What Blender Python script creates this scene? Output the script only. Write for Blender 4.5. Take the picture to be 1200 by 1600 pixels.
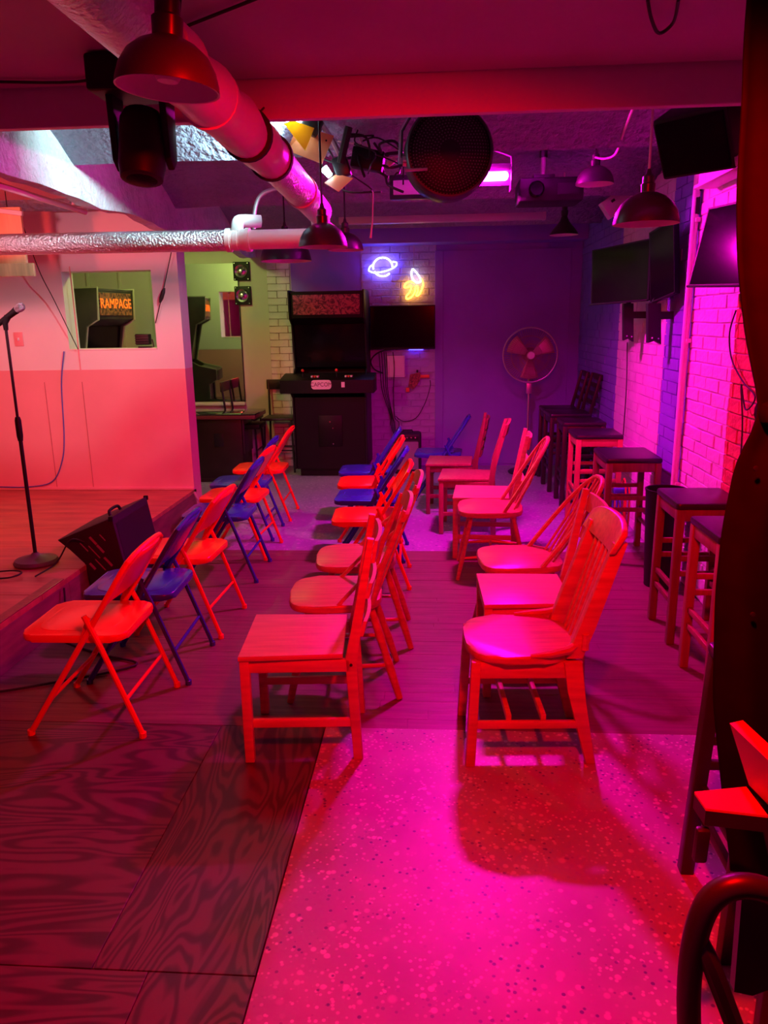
import bpy, bmesh, math, random
from mathutils import Vector, Matrix
random.seed(7)
S = bpy.context.scene
COL = S.collection
PI = math.pi
for o in list(bpy.data.objects): bpy.data.objects.remove(o)

# ------------------------------------------------------------------ camera
F = 1200.0; CH = 1.65
def _cam(pitch=14.0, yaw=4.2, roll=.92):
    p, y, r = (math.radians(a) for a in (pitch, yaw, roll))
    f = Vector((-math.sin(y)*math.cos(p), math.cos(y)*math.cos(p), -math.sin(p)))
    rt = Vector((math.cos(y), math.sin(y), 0)); up = rt.cross(f)
    return f, rt*math.cos(r)-up*math.sin(r), up*math.cos(r)+rt*math.sin(r)
CF, CR, CU = _cam()
CC = Vector((0, 0, CH))
cd = bpy.data.cameras.new('camera'); cd.lens = 27.0; cd.sensor_width = 36; cd.clip_start = .05
cam = bpy.data.objects.new('camera', cd); COL.objects.link(cam)
M3 = Matrix((CR, CU, -CF)).transposed()
cam.matrix_world = Matrix.Translation(CC) @ M3.to_4x4()
S.camera = cam
def P(x, y, X=None, Y=None, Z=None):
    """photo pixel -> point on the plane X=, Y= or Z="""
    d = CF + CR*((x-600)/F) - CU*((y-800)/F)
    t = X/d.x if X is not None else Y/d.y if Y is not None else (Z-CH)/d.z
    return CC + d*t

# ------------------------------------------------------------------ view, world, lights
S.view_settings.view_transform = 'Standard'; S.view_settings.look = 'None'
S.view_settings.gamma = 1; S.view_settings.exposure = 0; S.view_settings.use_curve_mapping = False
w = bpy.data.worlds.new('world'); S.world = w; w.use_nodes = True
w.node_tree.nodes['Background'].inputs[0].default_value = (0, 0, 0, 1)
w.node_tree.nodes['Background'].inputs[1].default_value = 0
def light(name, kind, loc, col, power, target=None, radius=.05, angle=120, blend=.5):
    d = bpy.data.lights.new(name, kind); d.color = col; d.energy = power
    d.shadow_soft_size = radius
    if kind == 'SPOT': d.spot_size = math.radians(angle); d.spot_blend = blend
    o = bpy.data.objects.new(name, d); COL.objects.link(o); o.location = loc
    if target is not None:
        o.rotation_euler = (Vector(target)-Vector(loc)).to_track_quat('-Z', 'Y').to_euler()
    return o
light('red_lamp_overhead_offscreen', 'SPOT', (.22, .95, 2.22), (1, .0003, .0008), 320, (-.15, 2.62, .2), .05, 120, .5)
light('red_stage_lamp_left_offscreen', 'SPOT', (-3.3, 3.9, 2.2), (1, .05, .035), 125, (-3.5, 6.2, .9), .06, 120, .8)
light('pink_stage_lamp_left_offscreen', 'SPOT', (-2.55, 3.3, 2.25), (1, .36, .45), 115, (-2.65, 6.4, 1.45), .06, 68, .9)
light('work_spotlight_beam', 'SPOT', P(462, 190, Y=4.20)+Vector((-.06, 0, -.03)), (.56, .95, 1), 120, (-2.03, 4.9, 2.56), .04, 94, .8)
light('arcade_room_lamp_offscreen', 'POINT', (-2.48, 7.35, 2.56), (.76, 1, .20), 26, radius=.06)

# ------------------------------------------------------------------ materials
MATS = {}
def mat(name, col, rough=.5, metal=0, var=0, scale=8, bump=0, bscale=None, spec=.5, stretch=(1,1,1), emit=None, estr=0, coat=0):
    if name in MATS: return MATS[name]
    m = bpy.data.materials.new(name); m.use_nodes = True; MATS[name] = m
    n = m.node_tree.nodes; l = m.node_tree.links; b = n['Principled BSDF']
    b.inputs['Base Color'].default_value = (*col, 1); b.inputs['Roughness'].default_value = rough
    b.inputs['Metallic'].default_value = metal; b.inputs['Specular IOR Level'].default_value = spec
    b.inputs['Coat Weight'].default_value = coat
    if emit: b.inputs['Emission Color'].default_value = (*emit, 1); b.inputs['Emission Strength'].default_value = estr
    if var or bump:
        tc = n.new('ShaderNodeTexCoord'); mp = n.new('ShaderNodeMapping'); mp.inputs['Scale'].default_value = stretch
        l.new(tc.outputs['Object'], mp.inputs['Vector'])
        nz = n.new('ShaderNodeTexNoise'); nz.inputs['Scale'].default_value = scale; nz.inputs['Detail'].default_value = 6
        l.new(mp.outputs[0], nz.inputs['Vector'])
        if var:
            cr = n.new('ShaderNodeValToRGB'); e = cr.color_ramp.elements
            e[0].position = .3; e[1].position = .7
            e[0].color = (*[max(0, c*(1-var)) for c in col], 1); e[1].color = (*[min(1, c*(1+var)) for c in col], 1)
            l.new(nz.outputs[0], cr.inputs[0]); l.new(cr.outputs[0], b.inputs['Base Color'])
        if bump:
            nb = nz
            if bscale:
                nb = n.new('ShaderNodeTexNoise'); nb.inputs['Scale'].default_value = bscale; nb.inputs['Detail'].default_value = 8
                l.new(mp.outputs[0], nb.inputs['Vector'])
            bp = n.new('ShaderNodeBump'); bp.inputs['Strength'].default_value = bump; bp.inputs['Distance'].default_value = .07 if bscale and bump >= 1 else .02
            l.new(nb.outputs[0], bp.inputs['Height']); l.new(bp.outputs[0], b.inputs['Normal'])
    return m
def nodes(m): return m.node_tree.nodes, m.node_tree.links, m.node_tree.nodes['Principled BSDF']

red_paint = mat('red_enamel', (.88, .02, .008), .28, var=.06, scale=5)
blue_paint = mat('blue_enamel', (.03, .035, .36), .25, var=.06, scale=5)
rubber = mat('rubber', (.015, .015, .015), .8)
pine = mat('pine', (.60, .30, .14), .42, var=.16, scale=4, stretch=(1, 12, 12))
oak = mat('oak', (.54, .22, .09), .33, var=.2, scale=5, stretch=(1, 10, 10))
darkwood = mat('dark_wood', (.20, .075, .04), .35, var=.25, scale=5, stretch=(8, 8, 1))
midwood = mat('cherry_wood', (.34, .13, .07), .35, var=.2, scale=5, stretch=(8, 8, 1))
blackwood = mat('black_wood', (.022, .012, .010), .4, var=.2)
vinyl = mat('black_vinyl', (.022, .016, .022), .3, bump=.05, scale=60)
red_vinyl = mat('red_vinyl', (.7, .04, .03), .4)
black_metal = mat('black_metal', (.02, .02, .022), .4, metal=.3)
black_plastic = mat('black_plastic', (.010, .009, .010), .5, spec=.3)
screen_m = mat('screen_glass', (.005, .004, .006), .12, spec=.16)
chrome = mat('chrome', (.7, .7, .72), .2, metal=1)
steel = mat('brushed_steel', (.55, .55, .56), .4, metal=.8)
white_paint = mat('white_paint', (.80, .78, .76), .55, var=.06, scale=3)
white_plastic = mat('white_plastic', (.78, .77, .72), .4)
foil = mat('foil_wrap', (.75, .75, .76), .28, metal=1, bump=1.0, scale=70)
plastic_wrap = mat('wrapped_sleeve', (.72, .66, .66), .35, bump=.35, scale=9)
ceil_near = mat('ceiling_paint', (.46, .42, .42), .6, var=.08, scale=2, bump=.03)
beam_m = mat('beam_paint', (.68, .63, .64), .45, var=.08, scale=2)
plaster_blue = mat('rough_plaster_blue', (.34, .36, .47), .75, var=.12, scale=3, bump=1.0, bscale=22)
plaster_white = mat('rough_plaster_white', (.72, .73, .72), .8, var=.1, scale=3, bump=1.0, bscale=12)
purple_wall = mat('purple_wall_paint', (.26, .11, .66), .6, var=.12, scale=1.5, bump=.12, bscale=30)
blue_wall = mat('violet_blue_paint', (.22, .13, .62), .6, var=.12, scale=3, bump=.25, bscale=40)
white_brick = mat('white_brick_paint', (.80, .74, .76), .6, var=.08, scale=6, bump=.35, bscale=40)
red_brick = mat('red_brick', (.62, .12, .075), .8, var=.3, scale=9, bump=.5, bscale=45)
lilac_brick = mat('lilac_brick_paint', (.42, .30, .62), .6, var=.15, scale=5, bump=.5, bscale=30)
mortar = mat('mortar', (.34, .24, .24), .9, var=.2, scale=20, bump=.4)
stage_white = mat('stage_wall_white', (.78, .75, .73), .5, var=.04, scale=2)
stage_pink = mat('stage_wall_pink', (.80, .34, .36), .35, var=.05, scale=2)
green_wall = mat('cream_wall_paint', (.60, .58, .50), .6, var=.06, scale=2)
cab_black = mat('cabinet_black', (.007, .004, .005), .45, spec=.25)
cab_side = mat('cabinet_side', (.05, .042, .035), .4, var=.4, scale=4)
cord_black = mat('cord_black', (.012, .012, .012), .6)
cord_pink = mat('cord_pale', (.6, .4, .42), .5)
cord_blue = mat('cord_blue', (.08, .12, .5), .5)
orange_board = mat('raw_pine_board', (.80, .55, .28), .55, var=.15, scale=3, stretch=(10, 10, 1))
dome_in = mat('lamp_inside_white', (.75, .66, .66), .5)
dome_black = mat('lamp_black', (.03, .024, .024), .32)
fabric_dark = mat('curtain_velvet', (.009, .002, .004), .9, var=.15, scale=20, spec=.05)
amp_grille = mat('amp_grille', (.30, .26, .28), .8, bump=.4, scale=150)
tolex = mat('black_tolex', (.02, .017, .02), .6, bump=.3, scale=180)
label_print = mat('pale_print', (.35, .2, .24), .6)
gel_orange = mat('orange_gel_sheet', (.85, .30, .14), .5)
gel_yellow = mat('yellow_gel_sheet', (.95, .72, .1), .4)
_n, _l, _b = gel_yellow.node_tree.nodes, gel_yellow.node_tree.links, gel_yellow.node_tree.nodes['Principled BSDF']
_t = _n.new('ShaderNodeBsdfTranslucent'); _t.inputs[0].default_value = (1, .62, .06, 1); _m = _n.new('ShaderNodeMixShader')
_l.new(_b.outputs[0], _m.inputs[1]); _l.new(_t.outputs[0], _m.inputs[2]); _l.new(_m.outputs[0], _n['Material Output'].inputs[0])   # coloured film: light passes through

def emis(name, col, st):
    m = bpy.data.materials.new(name); m.use_nodes = True
    n, l, b = nodes(m); b.inputs['Base Color'].default_value = (*col, 1)
    b.inputs['Emission Color'].default_value = (*col, 1); b.inputs['Emission Strength'].default_value = st
    return m
magenta_e = emis('magenta_lamp_glow', (1, .002, .58), 2500)
neon_blue = emis('neon_blue', (.07, .09, 1), 26)
neon_white_blue = emis('neon_pale_blue', (.36, .38, 1), 13)
neon_yellow = emis('neon_yellow', (1, .60, .03), 10)
neon_white = emis('neon_white', (.75, .95, .85), 5)
led_blue = emis('led_blue', (.05, .04, 1), 9)
spot_e = emis('work_spot_glow', (.6, .85, 1), 22)

# plank floor
wood_floor = mat('floor_boards', (.17, .085, .07), .42, var=.25, scale=3, stretch=(1, 14, 1), bump=.12)
stage_wood = mat('stage_boards', (.42, .16, .075), .34, var=.3, scale=2.4, stretch=(1, 5, 1), bump=.05)
stage_edge_m = mat('stage_edge_boards', (.20, .085, .075), .5, var=.3, scale=4, stretch=(1, 1, 6))
def ply(name='plywood', sc=(.55, 2.3, 1)):
    m = mat(name, (.16, .07, .06), .36); n, l, b = nodes(m)
    tc = n.new('ShaderNodeTexCoord'); mp = n.new('ShaderNodeMapping'); mp.inputs['Scale'].default_value = sc
    l.new(tc.outputs['Object'], mp.inputs[0])
    nz = n.new('ShaderNodeTexNoise'); nz.inputs['Scale'].default_value = 1.6; nz.inputs['Detail'].default_value = 2.5; nz.inputs['Distortion'].default_value = .6
    l.new(mp.outputs[0], nz.inputs['Vector'])
    mu = n.new('ShaderNodeMath'); mu.operation = 'MULTIPLY'; mu.inputs[1].default_value = 120; l.new(nz.outputs[0], mu.inputs[0])
    si = n.new('ShaderNodeMath'); si.operation = 'SINE'; l.new(mu.outputs[0], si.inputs[0])
    cr = n.new('ShaderNodeValToRGB'); e = cr.color_ramp.elements; e[0].position = .12; e[1].position = .75
    e[0].color = (.05, .022, .022, 1); e[1].color = (.125, .048, .052, 1)
    ad = n.new('ShaderNodeMath'); ad.operation = 'MULTIPLY_ADD'; ad.inputs[1].default_value = .5; ad.inputs[2].default_value = .5
    l.new(si.outputs[0], ad.inputs[0]); l.new(ad.outputs[0], cr.inputs[0]); l.new(cr.outputs[0], b.inputs['Base Color'])
    bp = n.new('ShaderNodeBump'); bp.inputs['Strength'].default_value = .08; l.new(ad.outputs[0], bp.inputs['Height']); l.new(bp.outputs[0], b.inputs['Normal'])
    return m
plywood = ply(); plywood2 = ply('plywood_turned', (3.0, .6, 1))
def terrazzo(name, base, flecks, dark, sc=1.0):
    m = mat(name, base, .42); n, l, b = nodes(m)
    tc = n.new('ShaderNodeTexCoord')
    def ramp(src, stops):
        cr = n.new('ShaderNodeValToRGB'); e = cr.color_ramp.elements
        e[0].position, e[0].color = stops[0][0], (*[stops[0][1]]*3, 1); e[1].position, e[1].color = stops[1][0], (*[stops[1][1]]*3, 1)
        l.new(src, cr.inputs[0]); return cr.outputs[0]
    def mix(fac, a, c):
        mx = n.new('ShaderNodeMix'); mx.data_type = 'RGBA'; l.new(fac, mx.inputs[0])
        if isinstance(a, tuple): mx.inputs[6].default_value = (*a, 1)
        else: l.new(a, mx.inputs[6])
        mx.inputs[7].default_value = (*c, 1); return mx.outputs[2]
    nz = n.new('ShaderNodeTexNoise'); nz.inputs['Scale'].default_value = 3.5*sc; nz.inputs['Detail'].default_value = 8; l.new(tc.outputs['Object'], nz.inputs['Vector'])
    c = mix(ramp(nz.outputs[0], [(.35, 0), (.7, 1)]), base, tuple(x*1.35 for x in base))
    for vs, r0, r1, cc in ((24, .17, .25, flecks), (52, .2, .3, flecks), (34, .14, .22, dark), (11, .10, .17, tuple(.8*c for c in flecks))):
        v = n.new('ShaderNodeTexVoronoi'); v.inputs['Scale'].default_value = vs*sc
        l.new(tc.outputs['Object'], v.inputs['Vector'])
        a = n.new('ShaderNodeTexNoise'); a.inputs['Scale'].default_value = 2.3*sc+vs*.03; l.new(tc.outputs['Object'], a.inputs['Vector'])
        g = ramp(a.outputs[0], [(.36, 0), (.54, 1)])
        d = ramp(v.outputs['Distance'], [(r0, 1), (r1, 0)])
        mm = n.new('ShaderNodeMath'); mm.operation = 'MULTIPLY'; l.new(g, mm.inputs[0]); l.new(d, mm.inputs[1])
        c = mix(mm.outputs[0], c, cc)
    l.new(c, b.inputs['Base Color'])
    bp = n.new('ShaderNodeBump'); bp.inputs['Strength'].default_value = .1; l.new(nz.outputs[0], bp.inputs['Height']); l.new(bp.outputs[0], b.inputs['Normal'])
    return m
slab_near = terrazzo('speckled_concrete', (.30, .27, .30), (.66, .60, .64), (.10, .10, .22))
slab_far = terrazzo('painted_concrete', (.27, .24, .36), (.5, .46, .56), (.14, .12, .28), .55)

# ------------------------------------------------------------------ mesh helpers
def mesh(name, bm, m, smooth=40):
    bmesh.ops.recalc_face_normals(bm, faces=bm.faces)
    me = bpy.data.meshes.new(name); bm.to_mesh(me); bm.free()
    for mm in (m if isinstance(m, (list, tuple)) else [m]): me.materials.append(mm)
    if smooth:
        me.polygons.foreach_set('use_smooth', [True]*len(me.polygons)); me.set_sharp_from_angle(angle=math.radians(smooth))
    return me
def obj(name, bm, m, parent=None, loc=(0,0,0), rot=(0,0,0), smooth=40):
    me = bm if isinstance(bm, bpy.types.Mesh) else mesh(name, bm, m, smooth)
    o = bpy.data.objects.new(name, me); COL.objects.link(o); o.location = loc; o.rotation_euler = rot
    if parent is not None: o.parent = parent
    return o
def thing(name, label, cat, loc=(0,0,0), rz=0, group=None):
    o = bpy.data.objects.new(name, None); COL.objects.link(o); o.location = loc; o.rotation_euler = (0, 0, rz)
    o.empty_display_size = .1
    return tag(o, label, cat, group)
def tag(o, label, cat, group=None):
    o['label'] = label; o['category'] = cat
    if group: o['group'] = group
    return o
def struct(o): o['kind'] = 'structure'; return o
def dup(root, loc, rz, label, group=None):
    r = root.copy(); COL.objects.link(r); r.location = loc; r.rotation_euler = (0, 0, rz); r['label'] = label
    if group: r['group'] = group
    for ch in list(root.children):
        c = ch.copy(); COL.objects.link(c); c.parent = r
        for g in ch.children:
            d = g.copy(); COL.objects.link(d); d.parent = c
    return r
def B(): return bmesh.new()
def box(bm, c, s, bev=0, rot=None):
    r = bmesh.ops.create_cube(bm, size=1)
    vs = r['verts']
    for v in vs: v.co = Vector((v.co.x*s[0], v.co.y*s[1], v.co.z*s[2]))
    if bev:
        es = list({e for v in vs for e in v.link_edges})
        rr = bmesh.ops.bevel(bm, geom=es, offset=bev, segments=2, affect='EDGES', profile=.5)
        vs = list({v for f in rr['faces'] for v in f.verts} | {v for v in vs if v.is_valid})
    M = Matrix.Translation(Vector(c)) @ (rot.to_4x4() if rot is not None else Matrix())
    for v in vs: v.co = M @ v.co
    return bm
def b1(c, s, bev=0, rot=None): return box(B(), c, s, bev, rot)
def bar(bm, a, b, w, h, up=(0,0,1), bev=0):
    """rectangular bar from a to b, w across, h along up"""
    a, b = Vector(a), Vector(b); d = b-a; L = d.length; z = d.normalized()
    u = Vector(up); u = (u - z*u.dot(z))
    if u.length < 1e-4: u = Vector((1,0,0)) - z*z.x
    u.normalize(); s = u.cross(z)
    return box(bm, (a+b)/2, (w, h, L), bev, Matrix((s, u, z)).transposed())
def ring(bm, c, x, y, r, n, ry=None):
    ry = ry or r
    return [bm.verts.new(c + x*(math.cos(2*PI*k/n)*r) + y*(math.sin(2*PI*k/n)*ry)) for k in range(n)]
def tube(bm, pts, r, n=8, cap=True, closed=False):
    pts = [Vector(p) for p in pts]; N = len(pts); rs = r if isinstance(r, (list, tuple)) else [r]*N
    rings = []; pu = None
    for i, p in enumerate(pts):
        if closed: d = pts[(i+1) % N]-pts[i-1]
        else: d = pts[min(i+1, N-1)]-pts[max(i-1, 0)]
        d.normalize()
        if pu is None:
            pu = Vector((0,0,1)) if abs(d.z) < .9 else Vector((1,0,0))
        u = pu - d*pu.dot(d)
        if u.length < 1e-3: u = Vector((1,0,0)) - d*d.x
        u.normalize(); pu = u; s = d.cross(u)
        rings.append(ring(bm, p, u, s, rs[i], n))
    for i in range(N if closed else N-1):
        A, Bq = rings[i], rings[(i+1) % N]
        for k in range(n): bm.faces.new((A[k], A[(k+1) % n], Bq[(k+1) % n], Bq[k]))
    if cap and not closed:
        bm.faces.new(rings[0]); bm.faces.new(rings[-1])
    return bm
def t1(pts, r, n=8, **k): return tube(B(), pts, r, n, **k)
def lathe(bm, prof, n=24, M=None):
    rings = []
    for r, z in prof:
        rings.append([bm.verts.new((r*math.cos(2*PI*k/n), r*math.sin(2*PI*k/n), z)) for k in range(n)] if r > 1e-5 else [bm.verts.new((0, 0, z))])
    for A, C in zip(rings, rings[1:]):
        for k in range(n):
            k2 = (k+1) % n
            if len(A) == 1 and len(C) == 1: continue
            if len(A) == 1: bm.faces.new((A[0], C[k], C[k2]))
            elif len(C) == 1: bm.faces.new((A[k], A[k2], C[0]))
            else: bm.faces.new((A[k], A[k2], C[k2], C[k]))
    if M is not None:
        for rg in rings:
            for v in rg: v.co = M @ v.co
    return bm
def prism(bm, pts, d0, d1, axis='z', bev=0):
    """outline pts (u,v) extruded along axis: z -> (u,v,d), y -> (u,d,v), x -> (d,u,v)"""
    f = {'z': lambda u, v, d: (u, v, d), 'y': lambda u, v, d: (u, d, v), 'x': lambda u, v, d: (d, u, v)}[axis]
    a = [bm.verts.new(f(u, v, d0)) for u, v in pts]; b = [bm.verts.new(f(u, v, d1)) for u, v in pts]
    n = len(pts); fa = bm.faces.new(a); fb = bm.faces.new(b)
    for k in range(n): bm.faces.new((a[k], a[(k+1) % n], b[(k+1) % n], b[k]))
    if bev:
        es = list(fa.edges)+list(fb.edges)
        bmesh.ops.bevel(bm, geom=es, offset=bev, segments=2, affect='EDGES', profile=.5)
    return bm
def rrect(x0, x1, y0, y1, r, n=5):
    out = []
    for cx, cy, a0 in ((x1-r, y1-r, 0), (x0+r, y1-r, 90), (x0+r, y0+r, 180), (x1-r, y0+r, 270)):
        for k in range(n+1):
            a = math.radians(a0+90*k/n); out.append((cx+r*math.cos(a), cy+r*math.sin(a)))
    return out
def smooth_path(pts, n=6):
    pts = [Vector(p) for p in pts]; out = []
    for i in range(len(pts)-1):
        p0 = pts[max(i-1, 0)]; p1 = pts[i]; p2 = pts[i+1]; p3 = pts[min(i+2, len(pts)-1)]
        for k in range(n):
            t = k/n
            out.append(.5*((2*p1)+(p2-p0)*t+(2*p0-5*p1+4*p2-p3)*t*t+(3*p1-p0-3*p2+p3)*t**3))
    out.append(pts[-1]); return out
def cable(name, pts, r, m, label=None, cat='cable', parent=None, group=None, n=6):
    o = obj(name, t1(smooth_path(pts, n), r, 6), m, parent)
    if label: tag(o, label, cat, group)
    return o
def slab(bm, q, t):
    """thick quad from four corners (face side) extruded backwards by vector t"""
    a = [bm.verts.new(Vector(p)) for p in q]; b = [bm.verts.new(Vector(p)+Vector(t)) for p in q]
    bm.faces.new(a); bm.faces.new(b[::-1])
    for k in range(4): bm.faces.new((a[k], b[k], b[(k+1) % 4], a[(k+1) % 4]))
    return bm
def text(name, body, size, m, parent, M, depth=.001, sx=1):
    c = bpy.data.curves.new(name, 'FONT'); c.body = body; c.size = size; c.extrude = depth; c.align_x = 'CENTER'; c.align_y = 'CENTER'
    o = bpy.data.objects.new(name, c); COL.objects.link(o)
    me = bpy.data.meshes.new_from_object(o.evaluated_get(bpy.context.evaluated_depsgraph_get()))
    bpy.data.objects.remove(o); me.materials.clear(); me.materials.append(m)
    for v in me.vertices: v.co = M @ Vector((v.co.x*sx, v.co.y, v.co.z))
    r = bpy.data.objects.new(name, me); COL.objects.link(r); r.parent = parent
    return r

# ------------------------------------------------------------------ the room
SX = -2.12          # stage edge
WX = 1.55           # right wall face
BY = 8.85           # back wall face
NC = 2.49           # near ceiling
SZ = .25            # stage height
Y1, Y2 = 2.88, 5.42 # floor seams
floor = struct(obj('floor', b1((-1.4, 4, -.11), (6.6, 11, .16)), mortar, smooth=0))
def fpart(name, x0, x1, y0, y1, m, bev=0, z=0, th=.03):
    return obj(name, b1(((x0+x1)/2, (y0+y1)/2, z-th/2), (x1-x0, y1-y0, th), bev), m, floor, smooth=0)
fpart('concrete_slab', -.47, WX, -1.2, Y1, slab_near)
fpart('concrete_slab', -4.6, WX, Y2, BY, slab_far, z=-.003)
# plywood sheets over the near left floor
fpart('plywood_sheet', -2.1, -.915, 1.62, Y1-.004, plywood, .001)
fpart('plywood_sheet', -.912, -.475, 1.62, Y1-.004, plywood2, .001)
fpart('plywood_sheet', -2.1, -.76, .2, 1.616, plywood, .001)
fpart('plywood_sheet', -.757, -.475, .2, 1.616, plywood2, .001)
# floor boards run across the room
nrow = 31; pw = (Y2-Y1)/nrow
for r in range(nrow):
    y0 = Y1+r*pw; x = SX - random.uniform(0, 1.2)
    while x < WX:
        L = random.uniform(1.1, 1.9); xa = max(x, SX-.02); xb = min(x+L, WX)
        if xb-xa > .02:
            zz = random.uniform(-.0012, 0)
            fpart('floor_board', xa+.0005, xb-.0005, y0+.0005, y0+pw-.0005, wood_floor, 0, zz, .02)
        x += L
# stage: deck of boards along x, front boards
stage = struct(obj('trim_1', b1((-3.4, 4.4, SZ/2-.02), (2*(3.4+SX)-.06, 4.02, SZ-.045)), stage_edge_m, smooth=0))
stage.name = 'stage_platform'
for k in range(9):
    ya = 2.4+k*.45; yb = ya+.448
    obj('deck_board', b1(((-4.7+SX)/2, (ya+yb)/2, SZ-.015), (SX+4.7, .448, .03), .002), stage_wood, stage, smooth=0)
for ya, yb in ((2.4, 4.05), (4.052, 5.2), (5.202, 6.44)):
    obj('fascia_board', b1((SX-.0125, (ya+yb)/2, .11), (.025, yb-ya, .22), .003), stage_edge_m, stage, smooth=0)
obj('edge_strip', b1((SX-.03, 3.3, SZ+.004), (.06, 1.4, .008), .003), darkwood, stage, smooth=0)

# stage wall with its window hole
SWY = 6.40; ST = .2
wl = struct(obj('wall_left', B(), stage_white)); bm = B()
WX0, WX1, WZ0, WZ1 = -3.10, -2.345, 1.447, 2.08; MZ = 1.285
for x0, x1, z0, z1, mi in ((-4.7, WX0, MZ, 2.7, 0), (WX1, SX, MZ, 2.7, 0), (WX0, WX1, WZ1, 2.7, 0), (WX0, WX1, MZ, WZ0, 0)):
    box(bm, ((x0+x1)/2, SWY+ST/2, (z0+z1)/2), (x1-x0, ST, z1-z0))
bm.to_mesh(wl.data); bm.free(); wl.data.materials.clear(); wl.data.materials.append(stage_white)
obj('lower_panel', b1(((-4.7+SX)/2, SWY+ST/2-.004, (MZ+.0)/2), (SX+4.7, ST, MZ), 0), stage_pink, wl, smooth=0)
obj('panel_seam', b1((-3.02, SWY-.006, .72), (.005, .004, .93)), mat('seam_pink', (.5, .15, .17), .6), wl, smooth=0)
obj('panel_seam', b1((-3.35, SWY-.006, .72), (.005, .004, .93)), mat('seam_pink', (.5, .15, .17), .6), wl, smooth=0)
obj('door_outline', b1((-3.02, SWY-.003, 1.7), (.008, .008, .84)), stage_pink, wl, smooth=0)
struct(obj('baseboard_left', b1(((-4.7+SX)/2, SWY-.012, SZ+.012), (SX+4.7, .018, .024), .004), stage_pink, smooth=0))
for nm, bx in (('window_sill', ((WX0+WX1)/2, SWY+ST/2, WZ0+.004, WX1-WX0-.002, ST+.012, .012)),):
    struct(obj('window_1', b1(bx[:3], bx[3:], .002), white_paint, smooth=0))
o = thing('light_switch', 'small white switch plate on the stage wall behind the microphone', 'switch')
obj('plate', b1((P(30, 530, Y=SWY).x, SWY-.005, P(30, 530, Y=SWY).z), (.075, .01, .115), .003), stage_pink, o)
obj('toggle', b1((P(30, 530, Y=SWY).x, SWY-.014, P(30, 530, Y=SWY).z), (.012, .02, .024), .002), stage_white, o)

# far left walls of the stage and the arcade room
struct(obj('wall_stage_side', b1((-4.75, 3.8, 1.35), (.1, 10.2, 2.9)), stage_pink, smooth=0))
struct(obj('wall_near', b1((-1.4, -1.3, 1.3), (6.6, .1, 2.9)), ceil_near, smooth=0))
# back wall
wb = struct(obj('wall_back', b1((-.0, BY+.1, 1.45), (3.3, .2, 2.98)), purple_wall, smooth=0))
wr2 = struct(obj('wall_arcade_room', b1((-3.2, BY+.1, 1.45), (3.1, .2, 2.98)), green_wall, smooth=0))
wr = struct(obj('wall_right', b1((WX+.13, 3.8, 1.45), (.24, 10.3, 2.98)), mortar, smooth=0))
for k in range(5):
    xx = -4.35+k*.37
    obj('panel_batten', b1((xx, BY-.008, 1.45), (.03, .02, 2.5), .003), green_wall, wr2, smooth=0)
# bricks
def brick_mesh(n, L, T, H, m):
    bm = b1((0, 0, 0), (L, T, H), .005 if L > .12 else .003)
    for v in bm.verts: v.co += Vector((random.uniform(-1, 1), random.uniform(-1, 1), random.uniform(-1, 1)))*.0022
    return mesh(n, bm, m, 0)
BL, BH = .215, .0765
def brick_field(parent, uv2loc, u0, u1, z0, z1, matf, rot, limit, near_first=False, proud=.006, edges=()):
    cells = []; r = 0; z = z0
    while z+BH*.6 < z1:
        u = u0 - (BL/2 if r % 2 else 0)
        while u < u1-.02:
            a, b = max(u, u0), min(u+BL, u1)
            if b-a > .03: cells.append((a, b, z))
            u += BL
        z += BH; r += 1
    cut = []
    for a, b, z in cells:                                     # the paint changes at a straight vertical line
        es = [a]+[e for e in edges if a+.012 < e < b-.012]+[b]
        cut += [(p, q, z, q == b or True) for p, q in zip(es, es[1:])]
    cells = [c[:3] for c in cut]
    cells.sort(key=lambda c: c[0] if near_first else 0)
    cache = {}; rest = B(); restm = []
    for i, (a, b, z) in enumerate(cells):
        m = matf((a+b)/2, z); L = round(b-a-.007, 3); pr = random.uniform(-.003, .004)
        loc = uv2loc((a+b)/2, z+BH/2, pr)
        if i < limit:
            key = (L, m.name, random.randint(0, 2))
            if key not in cache: cache[key] = brick_mesh('brick', L, proud*2, BH-.007, m)
            obj('brick', cache[key], None, parent, loc, (0, 0, rot))
        else:
            if m not in restm: restm.append(m)
            n0 = len(rest.faces)
            box(rest, loc, (L, proud*2, BH-.007) if not rot else (proud*2, L, BH-.007))
            rest.faces.ensure_lookup_table()
            for f in rest.faces[n0:]: f.material_index = restm.index(m)
    if len(cells) > limit:
        o = obj('brickwork', rest, restm, parent, smooth=0); o['kind'] = 'stuff'
    else: rest.free()
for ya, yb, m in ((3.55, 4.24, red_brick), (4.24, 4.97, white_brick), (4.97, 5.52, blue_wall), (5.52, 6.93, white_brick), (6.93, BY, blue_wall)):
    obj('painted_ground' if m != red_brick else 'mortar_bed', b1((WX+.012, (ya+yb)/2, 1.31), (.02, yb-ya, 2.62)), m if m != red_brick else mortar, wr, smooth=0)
for xa, xb, m in ((-.86, -.03, lilac_brick), (-1.92, -1.66, mortar)):
    obj('painted_ground', b1(((xa+xb)/2, BY+.008, 1.22), (xb-xa, .02, 2.44)), m, wb, smooth=0)
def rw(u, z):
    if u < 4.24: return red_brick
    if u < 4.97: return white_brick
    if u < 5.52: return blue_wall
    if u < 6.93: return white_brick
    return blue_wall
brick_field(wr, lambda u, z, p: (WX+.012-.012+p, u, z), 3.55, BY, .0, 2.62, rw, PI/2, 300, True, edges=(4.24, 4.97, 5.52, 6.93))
brick_field(wb, lambda u, z, p: (u, BY-.005+p, z), -.86, -.03, 0, 2.44, lambda u, z: lilac_brick, 0, 400)
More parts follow.
